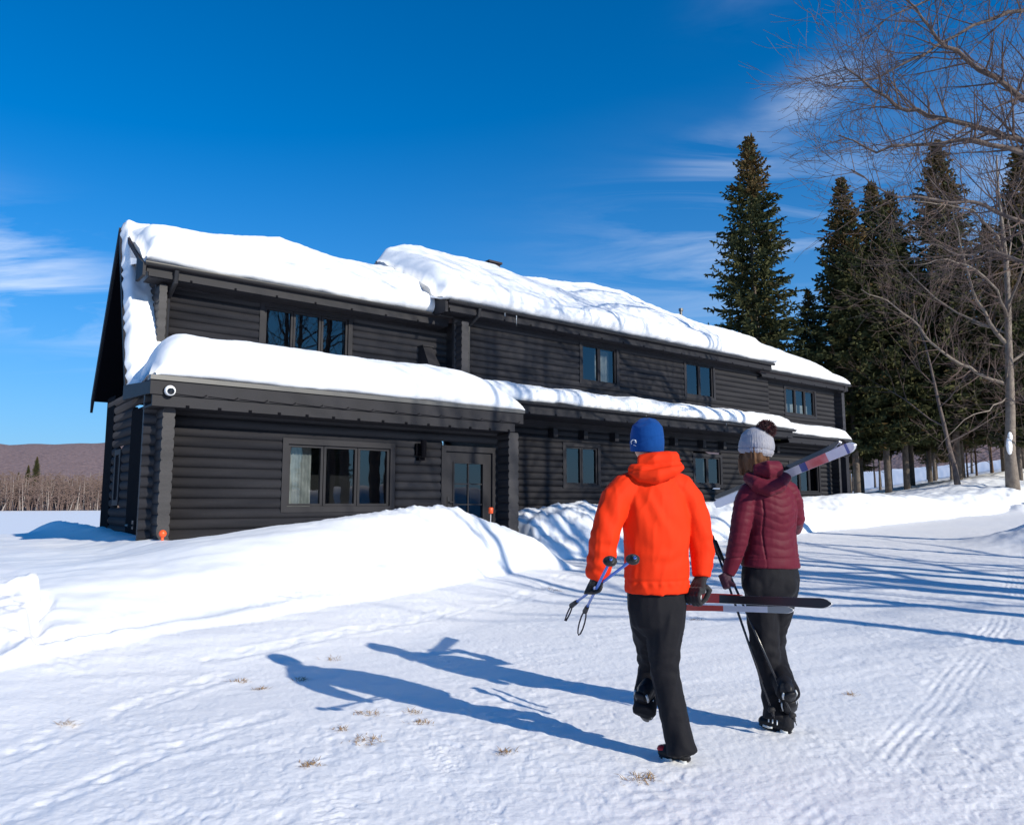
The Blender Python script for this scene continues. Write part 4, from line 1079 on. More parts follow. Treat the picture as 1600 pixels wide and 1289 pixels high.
# ---- far shore
def shore():
    rng = random.Random(9); vs = []; fs = []; mi = []
    for i in range(5200):
        az = R(rng.uniform(-50, -22)); D = rng.uniform(298, 345); x = math.sin(az) * D; y = math.cos(az) * D
        h = rng.uniform(4, 12) if rng.random() < .8 else rng.uniform(2, 5); w = rng.uniform(.06, .22)
        tx = rng.gauss(0, 1.0); b = len(vs); z = -1.5 + (D - 298) * .09
        rx, ry = math.cos(az), -math.sin(az)
        m = 1 if rng.random() < .20 else 0
        vs.extend([(x - w * rx, y - w * ry, z), (x + w * rx, y + w * ry, z), (x + tx * rx, y + tx * ry, z + h), (x, y + w * 2, z)]); fs += [(b, b + 1, b + 2), (b + 1, b + 3, b + 2)]; mi += [m, m]
        for _ in range(3):
            s = rng.uniform(.35, .9); b = len(vs); px_ = x + tx * s * rx; py_ = y + tx * s * ry; pz = z + h * s; L = rng.uniform(.8, 2.6); g = rng.choice((-1, 1))
            vs.extend([(px_, py_, pz), (px_, py_, pz + .35), (px_ + g * L * rx, py_ + g * L * ry, pz + L * rng.uniform(.3, 1.1))]); fs.append((b, b + 1, b + 2)); mi.append(0)
    o = link_mesh('shore_wood', vs, fs, [mat('brush', (.085, .056, .050), .9, (3, .3, .1), (.3, .8, (.14, .095, .08))), mat('pale_stems', (.30, .26, .24), .9, (3, .3, .1), (.4, .8, (.2, .16, .14)))], None, False, mi)
    tag(o, 'brown bare wood lining the far shore of the frozen lake', 'wood', None, 'stuff')
    for k, (x, yt, yb, lab) in enumerate(((55, 714, 760, 'tallest dusky conifer on the far shore'), (42, 727, 765, 'middle of the three conifers on the far shore'), (27, 738, 770, 'leftmost of the three conifers on the far shore'))):
        p = at(x, yb, 318); q = at(x, yt, 318)
        copy_thing(spC, (p.x, p.y, p.z - 2), k, (q.z - p.z + 2) / 17.2 * 1.0, lab, 'conifers on the far shore')
        # broad loose crowns
        COL.objects[-1].scale = ((q.z - p.z + 2) / 17.2 * 1.6,) * 2 + ((q.z - p.z + 2) / 17.2,) if COL.objects[-1].type == 'EMPTY' else COL.objects[-1].scale
    b0 = None
    for k, (x, yt) in enumerate(((95, 745), (128, 742), (140, 738), (150, 736), (133, 748), (84, 750), (43, 757), (12, 752), (107, 750), (70, 752))):
        p = at(x, 796, 296); q = at(x, yt, 296); h = q.z - p.z
        if b0 is None:
            r2 = random.Random(3); mbb = MB(); pts = [Vector((0, 0, 0)), Vector((.2, 0, 4)), Vector((-.1, 0, 8)), Vector((.5, 0, 13))]; mbb.tube(pts, [.28, .22, .16, .06], 6)
            for j in range(9):
                i = r2.randrange(1, 3); mbb.tube([pts[i], pts[i] + Vector((r2.uniform(-2, 2), 0, r2.uniform(1.5, 3.5)))], [.10, .03], 3)
            b0 = mbb.build('birch_tree', M['birch'], None, True); b0.location = p; b0.scale = (1, 1, h / 13)
            tag(b0, 'slim pale birch on the far lake shore', 'tree', 'pale birches on the far shore')
        else:
            c = b0.copy(); COL.objects.link(c); c.location = p; c.scale = (1 if k % 2 else -1, 1, h / 13)
shore()
# ================================================================== people
def softmat(name, col, rough, sheen, bump, var=None):
    return mat(name, col, rough, bump, var, 0.16, 0.0, sheen)
M['orange_shell'] = softmat('orange_shell_fabric', (0.74, 0.034, 0.004), 0.75, 0.0, (9, 0.25, 0.015), (2.2, 0.5, (0.66, 0.026, 0.003)))
M['maroon'] = softmat('maroon_quilted_nylon', (0.10, 0.006, 0.019), 0.6, 0.05, (16, 0.25, 0.010), (5, 0.5, (0.085, 0.006, 0.018)))
M['black_cloth'] = softmat('black_stretch_cloth', (0.007, 0.007, 0.010), 0.75, 0.03, (11, 0.35, 0.02))
M['blue_knit'] = softmat('blue_fleece', (0.002, 0.046, 0.20), 0.9, 0.05, (60, 0.3, 0.004))
M['grey_knit'] = softmat('grey_knit', (0.31, 0.305, 0.335), 0.9, 0.1, (70, 0.8, 0.006), (22, 0.9, (0.24, 0.25, 0.31)))
M['pompom'] = softmat('maroon_fur', (0.05, 0.010, 0.013), 0.95, 0.2, (90, 0.6, 0.006))
M['glove'] = softmat('dark_glove', (0.020, 0.019, 0.021), 0.6, 0.1, (45, 0.4, 0.004))
M['skin'] = softmat('skin', (0.55, 0.30, 0.22), 0.5, 0.0, (60, 0.1, 0.002))
M['hair'] = softmat('brown_hair', (0.11, 0.055, 0.028), 0.6, 0.0, (120, 0.6, 0.004))
M['boot'] = softmat('boot_shell', (0.014, 0.014, 0.017), 0.42, 0.0, (40, 0.3, 0.003))
M['sole'] = softmat('pale_sole_plate', (0.55, 0.57, 0.58), 0.4, 0.0, (40, 0.2, 0.003))
M['redtrim'] = softmat('red_trim', (0.45, 0.03, 0.04), 0.4, 0.0, (40, 0.2, 0.003))
M['whitetrim'] = softmat('white_print', (0.75, 0.77, 0.80), 0.5, 0.0, (40, 0.1, 0.002))
def remesh(mb, vox, it=6, fac=.5):
    """union of overlapping lofts as one continuous smooth surface; returns numpy verts, normals, faces"""
    me = bpy.data.meshes.new('tmp'); me.from_pydata([tuple(v) for v in mb.v], [], mb.f)
    ob = bpy.data.objects.new('tmp', me); COL.objects.link(ob)
    m = ob.modifiers.new('r', 'REMESH'); m.mode = 'VOXEL'; m.voxel_size = vox; m.use_smooth_shade = True
    s = ob.modifiers.new('s', 'SMOOTH'); s.iterations = it; s.factor = fac
    dg = bpy.context.evaluated_depsgraph_get()
    ev = ob.evaluated_get(dg); out = bpy.data.meshes.new_from_object(ev)
    n = len(out.vertices); co = np.empty(n * 3); out.vertices.foreach_get('co', co); co = co.reshape(-1, 3)
    no = np.empty(n * 3); out.vertex_normals.foreach_get('vector', no); no = no.reshape(-1, 3)
    COL.objects.unlink(ob); bpy.data.objects.remove(ob); bpy.data.meshes.remove(me)
    return co, no, out
def dress(name, mb, vox, mats, parent, it=6, disp=None, label=None):
    co, no, me = remesh(mb, vox, it)
    if disp is not None:
        d = disp(co, no)
        co = co + no * d[:, None]
        me.vertices.foreach_set('co', co.reshape(-1))
    me.name = name
    me.materials.clear()
    o = finish(name, me, mats, parent, True)
    if label: o['label'] = label
    return o
def folds(co, axis, f1=14., amp=.006, seed=1, stretch=.25):
    """soft cloth folds: ridged noise, squeezed along one direction"""
    a = Vector(axis).normalized(); s = co @ np.array(a)
    q = co - np.outer(s, np.array(a)) * (1 - stretch)
    w = fbm(q[:, 0] * 3, q[:, 1] * 3, q[:, 2] * 3, o=2, seed=seed + 40) * .05
    n = fbm((q[:, 0] + w) * f1, (q[:, 1] + w) * f1, (q[:, 2] - w) * f1, o=2, seed=seed)
    n = 1 - 2 * np.abs(n) ** .8
    return amp * n
def glove(parent, c, wrist, axis, palm, rg=.014, sc_=1.0, side=1, mat_=None, name='glove'):
    """hand closed round a bar: c = centre of the bar in the grip, axis = bar direction, palm = direction bar -> palm"""
    c = Vector(c); a = Vector(axis).normalized(); p = Vector(palm); p = (p - a * p.dot(a)).normalized(); q = a.cross(p) * side
    mb = MB(); S = sc_
    w = Vector(wrist)
    pc = c + p * (rg + .020 * S)
    # palm slab: four metacarpal ridges side by side from wrist to knuckles
    wd = (w - pc).normalized()
    for i, s in enumerate((-.033, -.011, .011, .033)):
        k = pc + a * (s * S) - q * (.030 * S); h = pc.lerp(w, .35) + a * (s * S * .75)
        mb.tube([k, pc + a * (s * S), h, w + a * (s * .45 * S)], [.0145 * S, .0170 * S, .0190 * S, .0200 * S], 8)
        # finger: wraps round the bar, three bends, unequal lengths
        Lf = (.86, 1.0, .95, .78)[i]; pts = []; rr = rg + .0115 * S
        for t in (-28, 20, 75, 128, 178 * Lf, 214 * Lf):
            th = R(t); pts.append(c + a * ((s * 1.04 + .002 * math.sin(t)) * S) + (p * math.cos(th) - q * math.sin(th)) * (rr + .006 * S * math.cos(R(t * 1.4))))
        mb.tube([k] + pts, [.0145 * S, .0130 * S, .0125 * S, .0118 * S, .0112 * S, .0105 * S, .0080 * S], 8)
    # thumb from the side of the palm near its base
    tb = pc.lerp(w, .30) - a * (.036 * S) + q * .012 * S
    th_pts = [tb, tb + (q * .030 - a * .010 - wd * .018) * S, c - a * (.030 * S) + q * (rg + .014 * S), c - a * (.012 * S) - p * (rg + .012 * S) + q * .006 * S]
    mb.tube(th_pts, [.0175 * S, .0150 * S, .0130 * S, .0095 * S], 8)
    # gauntlet
    mb.tube([w - wd * .01, w + wd * .03, w + wd * .07], [.030 * S, .033 * S, .036 * S], 12)
    return dress(name, mb, .0042, mat_ or M['glove'], parent, it=3)
def ring_chain(mb, ctrs, radii, side, n=20):
    mb.tube(ctrs, radii, n, side=side)
def boot(parent, heel, toe, ankle, w=.046, raise_heel=0.0, accent=None):
    heel = Vector(heel); toe = Vector(toe); ankle = Vector(ankle); d = (toe - heel).normalized(); up = (ankle - heel); up = (up - d * up.dot(d)).normalized(); s = d.cross(up)
    L = (toe - heel).length; mb = MB()
    P = lambda a, b: heel + d * (L * a) + up * b
    mb.tube([P(-.02, .045), P(.10, .050), P(.30, .052), P(.52, .046), P(.75, .036), P(.93, .030), P(1.0, .024)],
            [(.026, .020), (.050, .038), (.050, .040), (.044, .043), (.034, .047), (.028, .040), (.014, .022)], 14, side=up)
    mb.tube([P(.16, .05), P(.15, .10), ankle + up * .03, ankle + up * .09], [.046, .046, .048, .05], 14)
    b = dress('boot', mb, .0065, M['boot'], parent, it=3)
    m2 = MB()
    m2.tube([P(.0, .008), P(.12, .006), P(.30, .008)], [(.012, .026), (.013, .036), (.011, .032)], 10, side=up)
    m2.tube([P(.42, .006), P(.60, .004), P(.80, .004), P(.97, .008)], [(.010, .030), (.012, .040), (.011, .040), (.008, .022)], 10, side=up)
    m2.build('sole', M['boot'], b, True)
    m3 = MB()
    m3.tube([P(.04, .020) + s * .036, P(.14, .018) + s * .041, P(.26, .02) + s * .038], [(.009, .006)] * 3, 6, side=up)
    m3.tube([P(.50, .024) + s * .046, P(.62, .018) + s * .049, P(.80, .016) + s * .043], [(.007, .004)] * 3, 6, side=up)
    m3.tube([P(.04, .020) - s * .036, P(.14, .018) - s * .041, P(.26, .02) - s * .038], [(.009, .006)] * 3, 6, side=up)
    m3.tube([P(.50, .024) - s * .046, P(.62, .018) - s * .049, P(.80, .016) - s * .043], [(.007, .004)] * 3, 6, side=up)
    m3.build('side_plate', M['sole'], b, True)
    m4 = MB()
    for a0 in (.36, .50, .62):
        m4.tube([P(a0, .05) + s * .050, P(a0 + .04, .078) + s * .035, P(a0 + .06, .088), P(a0 + .04, .078) - s * .035, P(a0, .05) - s * .050], .004, 6)
    m4.build('strap', M['whitetrim'], b, True)
    if accent:
        m5 = MB(); m5.sphere(P(.86, .046), (.034, .034, .020), 10); m5.build('toe_cap', M[accent], b, True)
    return b
def head_mesh(mb, c, f, s=1.0):
    """head ellipsoids with a face: c = centre, f = facing"""
    c = Vector(c); f = Vector(f).normalized(); up = Vector((0, 0, 1)); f = (f - up * f.z * .6).normalized(); r = f.cross(up).normalized()
    rot = Matrix((r, f, up)).transposed()
    mb.sphere(c + up * .02 * s, (.074 * s, .092 * s, .095 * s), 20, 0, rot)
    mb.sphere(c + f * .022 * s - up * .050 * s, (.058 * s, .066 * s, .062 * s), 16, 0, rot)
    mb.tube([c + f * .085 * s + up * .012 * s, c + f * .100 * s - up * .012 * s, c + f * .108 * s - up * .030 * s, c + f * .086 * s - up * .036 * s], [.010 * s, .012 * s, .014 * s, .012 * s], 8)
    mb.tube([c + f * .080 * s - up * .060 * s - r * .022 * s, c + f * .092 * s - up * .058 * s, c + f * .080 * s - up * .060 * s + r * .022 * s], [.006 * s, .008 * s, .006 * s], 8)
    for g in (-1, 1):
        mb.sphere(c + r * g * .074 * s - up * .012 * s, (.010 * s, .020 * s, .030 * s), 10, 0, rot)
        mb.sphere(c + f * .082 * s + r * g * .030 * s + up * .030 * s, (.020 * s, .010 * s, .007 * s), 8, 0, rot)
    return r, f, up
def eyes(parent, c, f, s=1.0):
    c = Vector(c); f = Vector(f).normalized(); up = Vector((0, 0, 1)); f = (f - up * f.z * .6).normalized(); r = f.cross(up).normalized()
    for g in (-1, 1):
        m = MB(); m.sphere(c + f * .078 * s + r * g * .030 * s + up * .012 * s, .012 * s, 10); m.build('eye', [M['lens_dark']], parent, True)
M['lens_dark'] = mat('eye', (.05, .035, .03), .1, (30, .02, .001))

# ---------------------------------------------------------------- the man in orange
def man():
    o = empty('person', (.85, 4.3, 0), 0, 'walker in a bright orange hooded jacket and blue beanie carrying level skis', 'person')
    inv = Matrix.Translation((-.85, -4.3, 0))
    off = (.85, 4.3, 0)
    F = Vector((-.30, .95, 0)).normalized(); Rt = Vector((.95, .30, 0)).normalized()
    A = at
    hc = A(1011, 688, 4.30)
    # body: one continuous figure under the clothes
    b = MB(off); head_mesh(b, hc, Vector((-.42, .90, 0)))
    b.tube([hc - Vector((0, 0, .05)), A(1016, 728, 4.28), A(1019, 748, 4.26)], [.056, .058, .075], 14)
    b.tube([A(1019, 748, 4.27), A(1023, 790, 4.27), A(1026, 850, 4.28), A(1026, 905, 4.29), A(1027, 945, 4.30)], [(.15, .09), (.165, .105), (.14, .10), (.15, .11), (.14, .10)], 16, side=Rt)
    for pts, rr in (((A(972, 768, 4.22), A(950, 808, 4.20), A(942, 848, 4.16), A(932, 895, 4.16)), (.055, .045, .040, .030)),
                    ((A(1074, 772, 4.32), A(1092, 815, 4.33), A(1097, 850, 4.33), A(1096, 900, 4.30)), (.055, .045, .040, .030)),
                    ((A(1043, 945, 4.28), A(1043, 1000, 4.27), A(1044, 1050, 4.28), A(1058, 1110, 4.28), A(1066, 1168, 4.26)), (.08, .07, .055, .05, .04)),
                    ((A(1009, 950, 4.32), A(1013, 1000, 4.44), A(1014, 1045, 4.54), A(1007, 1080, 4.50), A(1003, 1106, 4.42)), (.08, .07, .055, .045, .038))):
        b.tube(pts, rr, 12)
    body = dress('body', b, .009, M['skin'], o, it=3)
    eyes(body, hc - Vector(off), Vector((-.42, .90, 0)))
    # trousers
    t = MB(off)
    t.tube([A(1026, 900, 4.30), A(1026, 925, 4.30), A(1026, 950, 4.30), A(1028, 972, 4.30), A(1030, 985, 4.31)], [(.160, .115), (.172, .128), (.168, .128), (.145, .112), (.10, .09)], 20, side=Rt)
    t.tube([A(1044, 935, 4.29), A(1041, 975, 4.27), A(1037, 1010, 4.27), A(1038, 1048, 4.28), A(1046, 1085, 4.28), A(1055, 1125, 4.27), A(1062, 1155, 4.26), A(1066, 1176, 4.25)],
           [.097, .096, .087, .076, .072, .073, .077, .081], 16)
    t.tube([A(1008, 940, 4.32), A(1011, 975, 4.36), A(1017, 1008, 4.45), A(1018, 1040, 4.54), A(1012, 1070, 4.53), A(1008, 1095, 4.47), A(1007, 1114, 4.42)],
           [.100, .095, .085, .073, .067, .065, .062], 16)
    def dt(co, no):
        z = co[:, 2]
        d = folds(co, (.25, 0, 1), 12, .0075, 3, .22)
        d += .0025 * np.sin(z * 90 + 5 * fbm(co[:, 0] * 8, co[:, 1] * 8, z * 4, o=2, seed=5)) * np.exp(-((z - .52) / .09) ** 2)
        d += .003 * np.sin(z * 60 + 5 * vnoise(co[:, 0] * 9, co[:, 1] * 9, z * 9, 6)) * np.exp(-((z - .15) / .10) ** 2)
        return d
    dress('trousers', t, .0085, M['black_cloth'], o, it=4, disp=dt)
    # jacket
    j = MB(off)
    j.tube([A(1019, 738, 4.28), A(1020, 752, 4.27), A(1022, 775, 4.27), A(1024, 805, 4.27), A(1026, 840, 4.27), A(1026, 870, 4.28), A(1026, 900, 4.29), A(1027, 921, 4.30), A(1027, 924, 4.30)],
           [(.075, .07), (.135, .095), (.184, .128), (.197, .145), (.185, .145), (.180, .145), (.182, .148), (.186, .150), (.182, .148)], 28, side=Rt)
    j.tube([A(1000, 752, 4.27), A(978, 765, 4.24), A(962, 782, 4.21), A(951, 812, 4.18), A(944, 845, 4.15), A(940, 868, 4.15), A(934, 890, 4.16), A(931, 903, 4.17)],
           [.070, .086, .086, .080, .074, .071, .062, .052], 16)
    j.tube([A(1040, 752, 4.29), A(1060, 763, 4.31), A(1076, 783, 4.33), A(1088, 815, 4.34), A(1094, 845, 4.34), A(1097, 870, 4.33), A(1097, 890, 4.31), A(1096, 902, 4.30)],
           [.070, .084, .084, .076, .068, .064, .057, .050], 16)
    def dj(co, no):
        x, y, z = co[:, 0], co[:, 1], co[:, 2]
        d = folds(co, (.15, 0, 1), 11, .0075, 11, .28) * sst(.75, 1.0, z)
        # elbow rumples on both sleeves
        arm = sst(.20, .26, np.abs(x * .95 + y * .30 + .0))
        w = z * 80 + 6 * fbm(x * 7, y * 7, z * 7, o=2, seed=13) + x * 25
        d += .0035 * np.sin(w) * arm * np.exp(-((z - 1.12) / .14) ** 2)
        # slanting pull folds from the shoulder blades to the waist
        back = sst(.0, -.3, no[:, 1])
        d += .0035 * back * np.sin((x * 1.0 + (z - 1.2) * .55) * 55 + 4 * fbm(x * 5, y * 5, z * 5, o=2, seed=15)) * np.exp(-((z - 1.33) / .16) ** 2)
        d += .0035 * back * np.sin((x * .3 - z) * 42 + 3 * fbm(x * 6, y * 6, z * 6, o=2, seed=16)) * np.exp(-((z - 1.10) / .10) ** 2)
        d += -.006 * np.exp(-((z - .975) / .006) ** 2) * (np.abs(x) < .3)
        d += .004 * np.sin(x * 120) * np.exp(-((z - .955) / .015) ** 2)
        return d
    jk = dress('jacket', j, .0075, M['orange_shell'], o, it=4, disp=dj)
    h = MB(off)
    cc = A(1021, 728, 4.29)
    ringp = []
    for k in range(17):
        a = 2 * math.pi * k / 16
        p = cc + Rt * (.112 * math.cos(a) + .012) + F * (.088 * math.sin(a)) + Vector((0, 0, .015 * math.sin(a) + .012 + .010 * math.cos(a)))
        ringp.append(p)
    h.tube(ringp, [.040] * 17, 12, cap=False)
    h.tube([A(985, 734, 4.22), A(1003, 740, 4.17), A(1027, 742, 4.15), A(1047, 736, 4.17), A(1060, 726, 4.22)], [.034, .046, .050, .046, .036], 12)
    h.tube([A(1000, 724, 4.22), A(1022, 722, 4.19), A(1044, 718, 4.20), A(1055, 716, 4.25)], [.045, .050, .048, .034], 12)
    h.tube([cc - Vector((0, 0, .05)), cc + Vector((0, 0, .0))], [.09, .08], 14)
    def dh(co, no):
        d = folds(co, (.8, .2, .4), 12, .007, 21, .35)
        zc = cc.z
        return d - .010 * np.exp(-((co[:, 2] - (zc - .005 + (co[:, 0]) * .15)) / .008) ** 2) * (no[:, 1] < .2)
    dress('hood', h, .0065, M['orange_shell'], jk, it=3, disp=dh)
    # beanie
    k_ = MB(off)
    up = Vector((0.02, -.10, 1)).normalized(); c0 = hc
    k_.tube([c0 - up * .065, c0 - up * .025, c0 + up * .03, c0 + up * .075, c0 + up * .105, c0 + up * .123, c0 + up * .130],
            [(.092, .102), (.095, .106), (.093, .104), (.086, .092), (.068, .072), (.045, .045), (.018, .018)], 28, side=Rt)
    def dk(co, no):
        x, y, z = co[:, 0] - (c0.x - .85), co[:, 1] - (c0.y - 4.3), co[:, 2] - c0.z
        an = np.arctan2(y, x)
        d = .007 * np.abs(np.sin(an * 2.5 + .4)) * sst(.06, .12, z) * -1 + .002 * fbm(x * 30, y * 30, z * 30, o=2, seed=8)
        d += .0045 * np.exp(-((z + .002 + .02 * np.sin(an * 2)) / .004) ** 2) * -1
        d += .005 * np.exp(-((z - .085 - .01 * np.sin(an * 3)) / .012) ** 2) * np.sin(an * 3 + 1) * -1
        return d
    bn = dress('beanie', k_, .0055, M['blue_knit'], o, it=3, disp=dk)
    # small white emblem and line on the left side of the cuff
    def onhat(px_, py_, push=.002):
        # nearest surface point along the view of that spot on the hat, at the hat's own depth
        d = A(px_, py_, 4.30) - Vector((0, 0, CAM_H)); d.normalize(); p0 = Vector((0, 0, CAM_H))
        oc = p0 - c0; ra = .099; bq = oc.dot(d); cq = oc.dot(oc) - ra * ra; disc = bq * bq - cq
        t = -bq - math.sqrt(max(disc, 0)); return p0 + d * (t - push)
    lg = MB(off); 
    lg.tube([onhat(987, 694), onhat(986, 690), onhat(989, 687), onhat(993, 688), onhat(994, 692), onhat(991, 691)], [.0022, .003, .003, .0028, .002, .0012], 6)
    lg.tube([onhat(990, 695), onhat(996, 697.5), onhat(1003, 699.5), onhat(1009, 701)], [.0018, .0016, .0014, .001], 5)
    lg.build('emblem', M['whitetrim'], bn, True)
    # gloves
    gL = A(933, 916, 4.17); gR = A(1088, 935, 4.24)
    glove(o, gL - Vector(off), A(933, 898, 4.17) - Vector(off), (A(955, 873, 3.70) - A(912, 958, 4.60)), Vector((-.55, .3, .25)), rg=.012, sc_=1.08, side=1)
    glove(o, gR - Vector(off), A(1095, 903, 4.30) - Vector(off), SKI_DIR, Vector((.2, -.05, 1)), rg=.022, sc_=1.12, side=1)
    # boots
    boot(o, A(1078, 1190, 4.28) - Vector(off), A(1030, 1179, 4.36) - Vector(off), A(1067, 1166, 4.27) - Vector(off), accent='redtrim')
    boot(o, A(998, 1085, 4.36) - Vector(off), A(1008, 1128, 4.50) - Vector(off), A(1006, 1088, 4.42) - Vector(off))
    return o
# skis carried by the man
sA, sB = at(1064, 936, 4.72), at(1300, 943, 3.95)
SKI_DIR = (sA - sB).normalized()
def ski(name, label, a, b, nrm, w, th, tipup, segs, group=None, cat='ski'):
    """a ski from tail a to tip b; segs = [(s0, s1, material)] along the top face; nrm = direction of the top face"""
    a, b = Vector(a), Vector(b); d = (b - a).normalized(); L = (b - a).length; n = Vector(nrm); n = (n - d * n.dot(d)).normalized(); s = d.cross(n)
    o = empty(name, a, 0, label, cat, group)
    def prof(t):
        wd = w * (1 - .16 * math.sin(math.pi * t)) * (min(1, (1 - t) / .05) ** .5 if t > .95 else 1) * (min(1, .75 + t / .03 * .25) if t < .03 else 1)
        cam_ = .006 * math.sin(math.pi * min(1, t / .9)) ; up_ = tipup * max(0, (t - .86) / .14) ** 2 * L * .06
        return max(wd, .008), cam_ + up_
    def strip(t0, t1, mt, nm, lo, hi, k=1.0, par=o):
        m = MB(); N = max(2, int((t1 - t0) * 48)); vs = []
        for i in range(N + 1):
            t = t0 + (t1 - t0) * i / N; wd, lift = prof(t); c = d * (t * L) + n * lift
            for (e, q) in ((-1, lo), (1, lo), (1, hi), (-1, hi)): vs.append(c + s * (e * wd * .5 * k) + n * q)
        fs = []
        for i in range(N):
            for j in range(4):
                j2 = (j + 1) % 4; fs.append((4 * i + j, 4 * i + j2, 4 * i + 4 + j2, 4 * i + 4 + j))
        fs += [(0, 3, 2, 1), tuple(4 * N + j for j in range(4))]
        m.add(vs, fs); return m.build(nm, mt, par)
    strip(0, 1, M['ski_black'], 'base', -th * .5, -th * .5 + .003)
    core = strip(0, 1, M['ski_core'], 'core', -th * .5 + .0031, th * .5 - .002)
    for (t0, t1, mt) in segs: strip(t0, t1, M[mt], 'top_sheet', th * .5 - .0019, th * .5 + .0005, .98)
    return o, d, L, n, s
M['ski_black'] = mat('ski_base', (.012, .012, .013), .35, (60, .1, .002))
M['ski_core'] = mat('ski_sidewall', (.55, .56, .60), .35, (60, .1, .002))
M['ski_red'] = mat('ski_red', (.62, .035, .02), .25, (60, .1, .002), (7, .8, (.62, .06, .02)))
M['ski_white'] = mat('ski_white', (.74, .74, .80), .25, (60, .1, .002), (9, .6, (.55, .55, .70)))
M['ski_lilac'] = mat('ski_lilac', (.66, .65, .74), .25, (60, .1, .002), (9, .8, (.75, .75, .80)))
M['ski_pink'] = mat('ski_coral', (.62, .13, .13), .3, (60, .1, .002), (12, .8, (.75, .30, .30)))
M['ski_blue'] = mat('ski_blue', (.07, .11, .35), .3, (60, .1, .002))
M['ski_grey'] = mat('ski_grey', (.35, .36, .36), .3, (60, .1, .002))
def binding(par, base, d, n, s, L=.22):
    m = MB(); c = Vector(base)
    def bx(a0, a1, w, h0, h1, mi=0):
        p = [c + d * a0 - s * w + n * h0, c + d * a1 - s * w + n * h0, c + d * a1 + s * w + n * h0, c + d * a0 + s * w + n * h0, c + d * a0 - s * w + n * h1, c + d * a1 - s * w + n * h1, c + d * a1 + s * w + n * h1, c + d * a0 + s * w + n * h1]
        m.hexa(p, mi)
    bx(-L, L * .2, .020, .0, .012); bx(L * .2, L * .5, .026, .0, .030); bx(L * .5, L * .72, .018, .0, .020, 1); bx(-L * .9, -L * .6, .024, .0121, .022)
    m.build('binding', [M['boot'], M['sole']], par)
def mans_skis():
    MG = 'skis carried level by the orange walker'
    tc_ = Vector((-.12, -1, .16))
    o, d, L, n, s = ski('ski', 'red ski with a long black rounded end in the orange walker\'s hand', sA + Vector((0, 0, .010)), sB, tc_, .054, .018, 0.0,
                        [(0, .30, 'ski_red'), (.30, 1, 'ski_black')], MG)
    binding(o, d * (L * .10) + n * .010, d, n, s, .10)
    m = MB(); e = s if s.z > 0 else -s
    m.tube([d * (L * .02) + e * .020 + n * .011, d * (L * .34) + e * .022 + n * .011, d * (L * .46) + e * .027 + n * .011], [(.012, .003), (.009, .003), (.002, .002)], 6, side=e); m.build('stripe', M['ski_red'], o)
    0 and m.tube([d * (L * .30) + e * .027 + n * .011, d * (L * .60) + e * .0285 + n * .011, d * (L * .72) + e * .029 + n * .011], [(.003, .002), (.005, .002), (.001, .001)], 6, side=e)
    a2, b2 = at(1064, 949, 4.80), at(1240, 953, 4.20)
    o2, d, L, n, s = ski('ski', 'white ski with a grey end below the black-ended one in the orange walker\'s hand', a2, b2, tc_, .038, .014, 0.0,
                         [(0, .42, 'ski_red'), (.42, .80, 'ski_white'), (.80, 1, 'ski_grey')], MG)
mans_skis()
def pole(name, label, grip, tip, r0, mt, group, strap=True, basket=.035, hook=False):
    grip, tip = Vector(grip), Vector(tip); d = (tip - grip).normalized(); L = (tip - grip).length
    o = empty(name, grip, 0, label, 'ski pole', group)
    m = MB(); m.tube([d * .12, d * (L * .5), d * (L - .02)], [r0, r0 * .95, r0 * .8], 12); m.build('shaft', mt, o, True)
    m = MB(); m.tube([d * -.01, d * .0, d * .04, d * .09, d * .13], [.010, .016, .0145, .0135, .011], 12); m.build('grip', M['glove'], o, True)
    a = rndp(d)
    m = MB(); m.tube([d * (L - .075), d * (L - .06), d * (L - .045)], [.010, basket, basket * .9], 14, side=a, flat=.75)
    m.tube([d * (L - .045), d * (L - .03)], [basket * .55, .008], 10); m.tube([d * (L - .03), d * L], [.004, .002], 6)
    m.build('basket', M['glove'], o, True)
    if strap:
        pts = []; dn = Vector((0, 0, -1)); sd_ = Vector((-.28, .1, 0)) if not hook else Vector((.16, .1, 0))
        for k in range(13):
            t = 2 * math.pi * k / 12; pts.append(d * .01 + dn * ((.070 if not hook else .045) * (1 - math.cos(t))) + sd_ * (.055 * math.sin(t)) + Vector((-.02, 0, 0)) * (1 - math.cos(t)))
        m = MB(); m.tube(pts, [(.017, .004)] * 13, 6, side=Vector((0, 1, 0)), cap=False); m.build('strap', M['strapm'], o, True)
    return o
def rndp(d):
    a = Vector((1, 0, 0)) if abs(d.x) < .8 else Vector((0, 1, 0)); return (a - d * a.dot(d)).normalized()
M['strapm'] = mat('strap_webbing', (.03, .016, .03), .7, (60, .3, .002))
M['pole_blue'] = mat('blue_lacquer', (.06, .15, .55), .25, (40, .05, .001), (3, .5, (.12, .24, .62)))
M['pole_black'] = mat('black_carbon', (.02, .02, .024), .22, (40, .05, .001))
PG = 'blue poles held by the orange walker'
pole('ski_pole', 'blue ski pole whose basket rises beside the orange sleeve, its strap loop hanging lowest', at(914, 955, 4.66), at(956, 871, 3.68), .0085, M['pole_blue'], PG, basket=.036)
pole('ski_pole', 'blue ski pole whose basket crosses in front of the orange jacket', at(893, 946, 4.72), at(995, 869, 3.66), .0085, M['pole_blue'], PG, basket=.036, hook=True)
man()

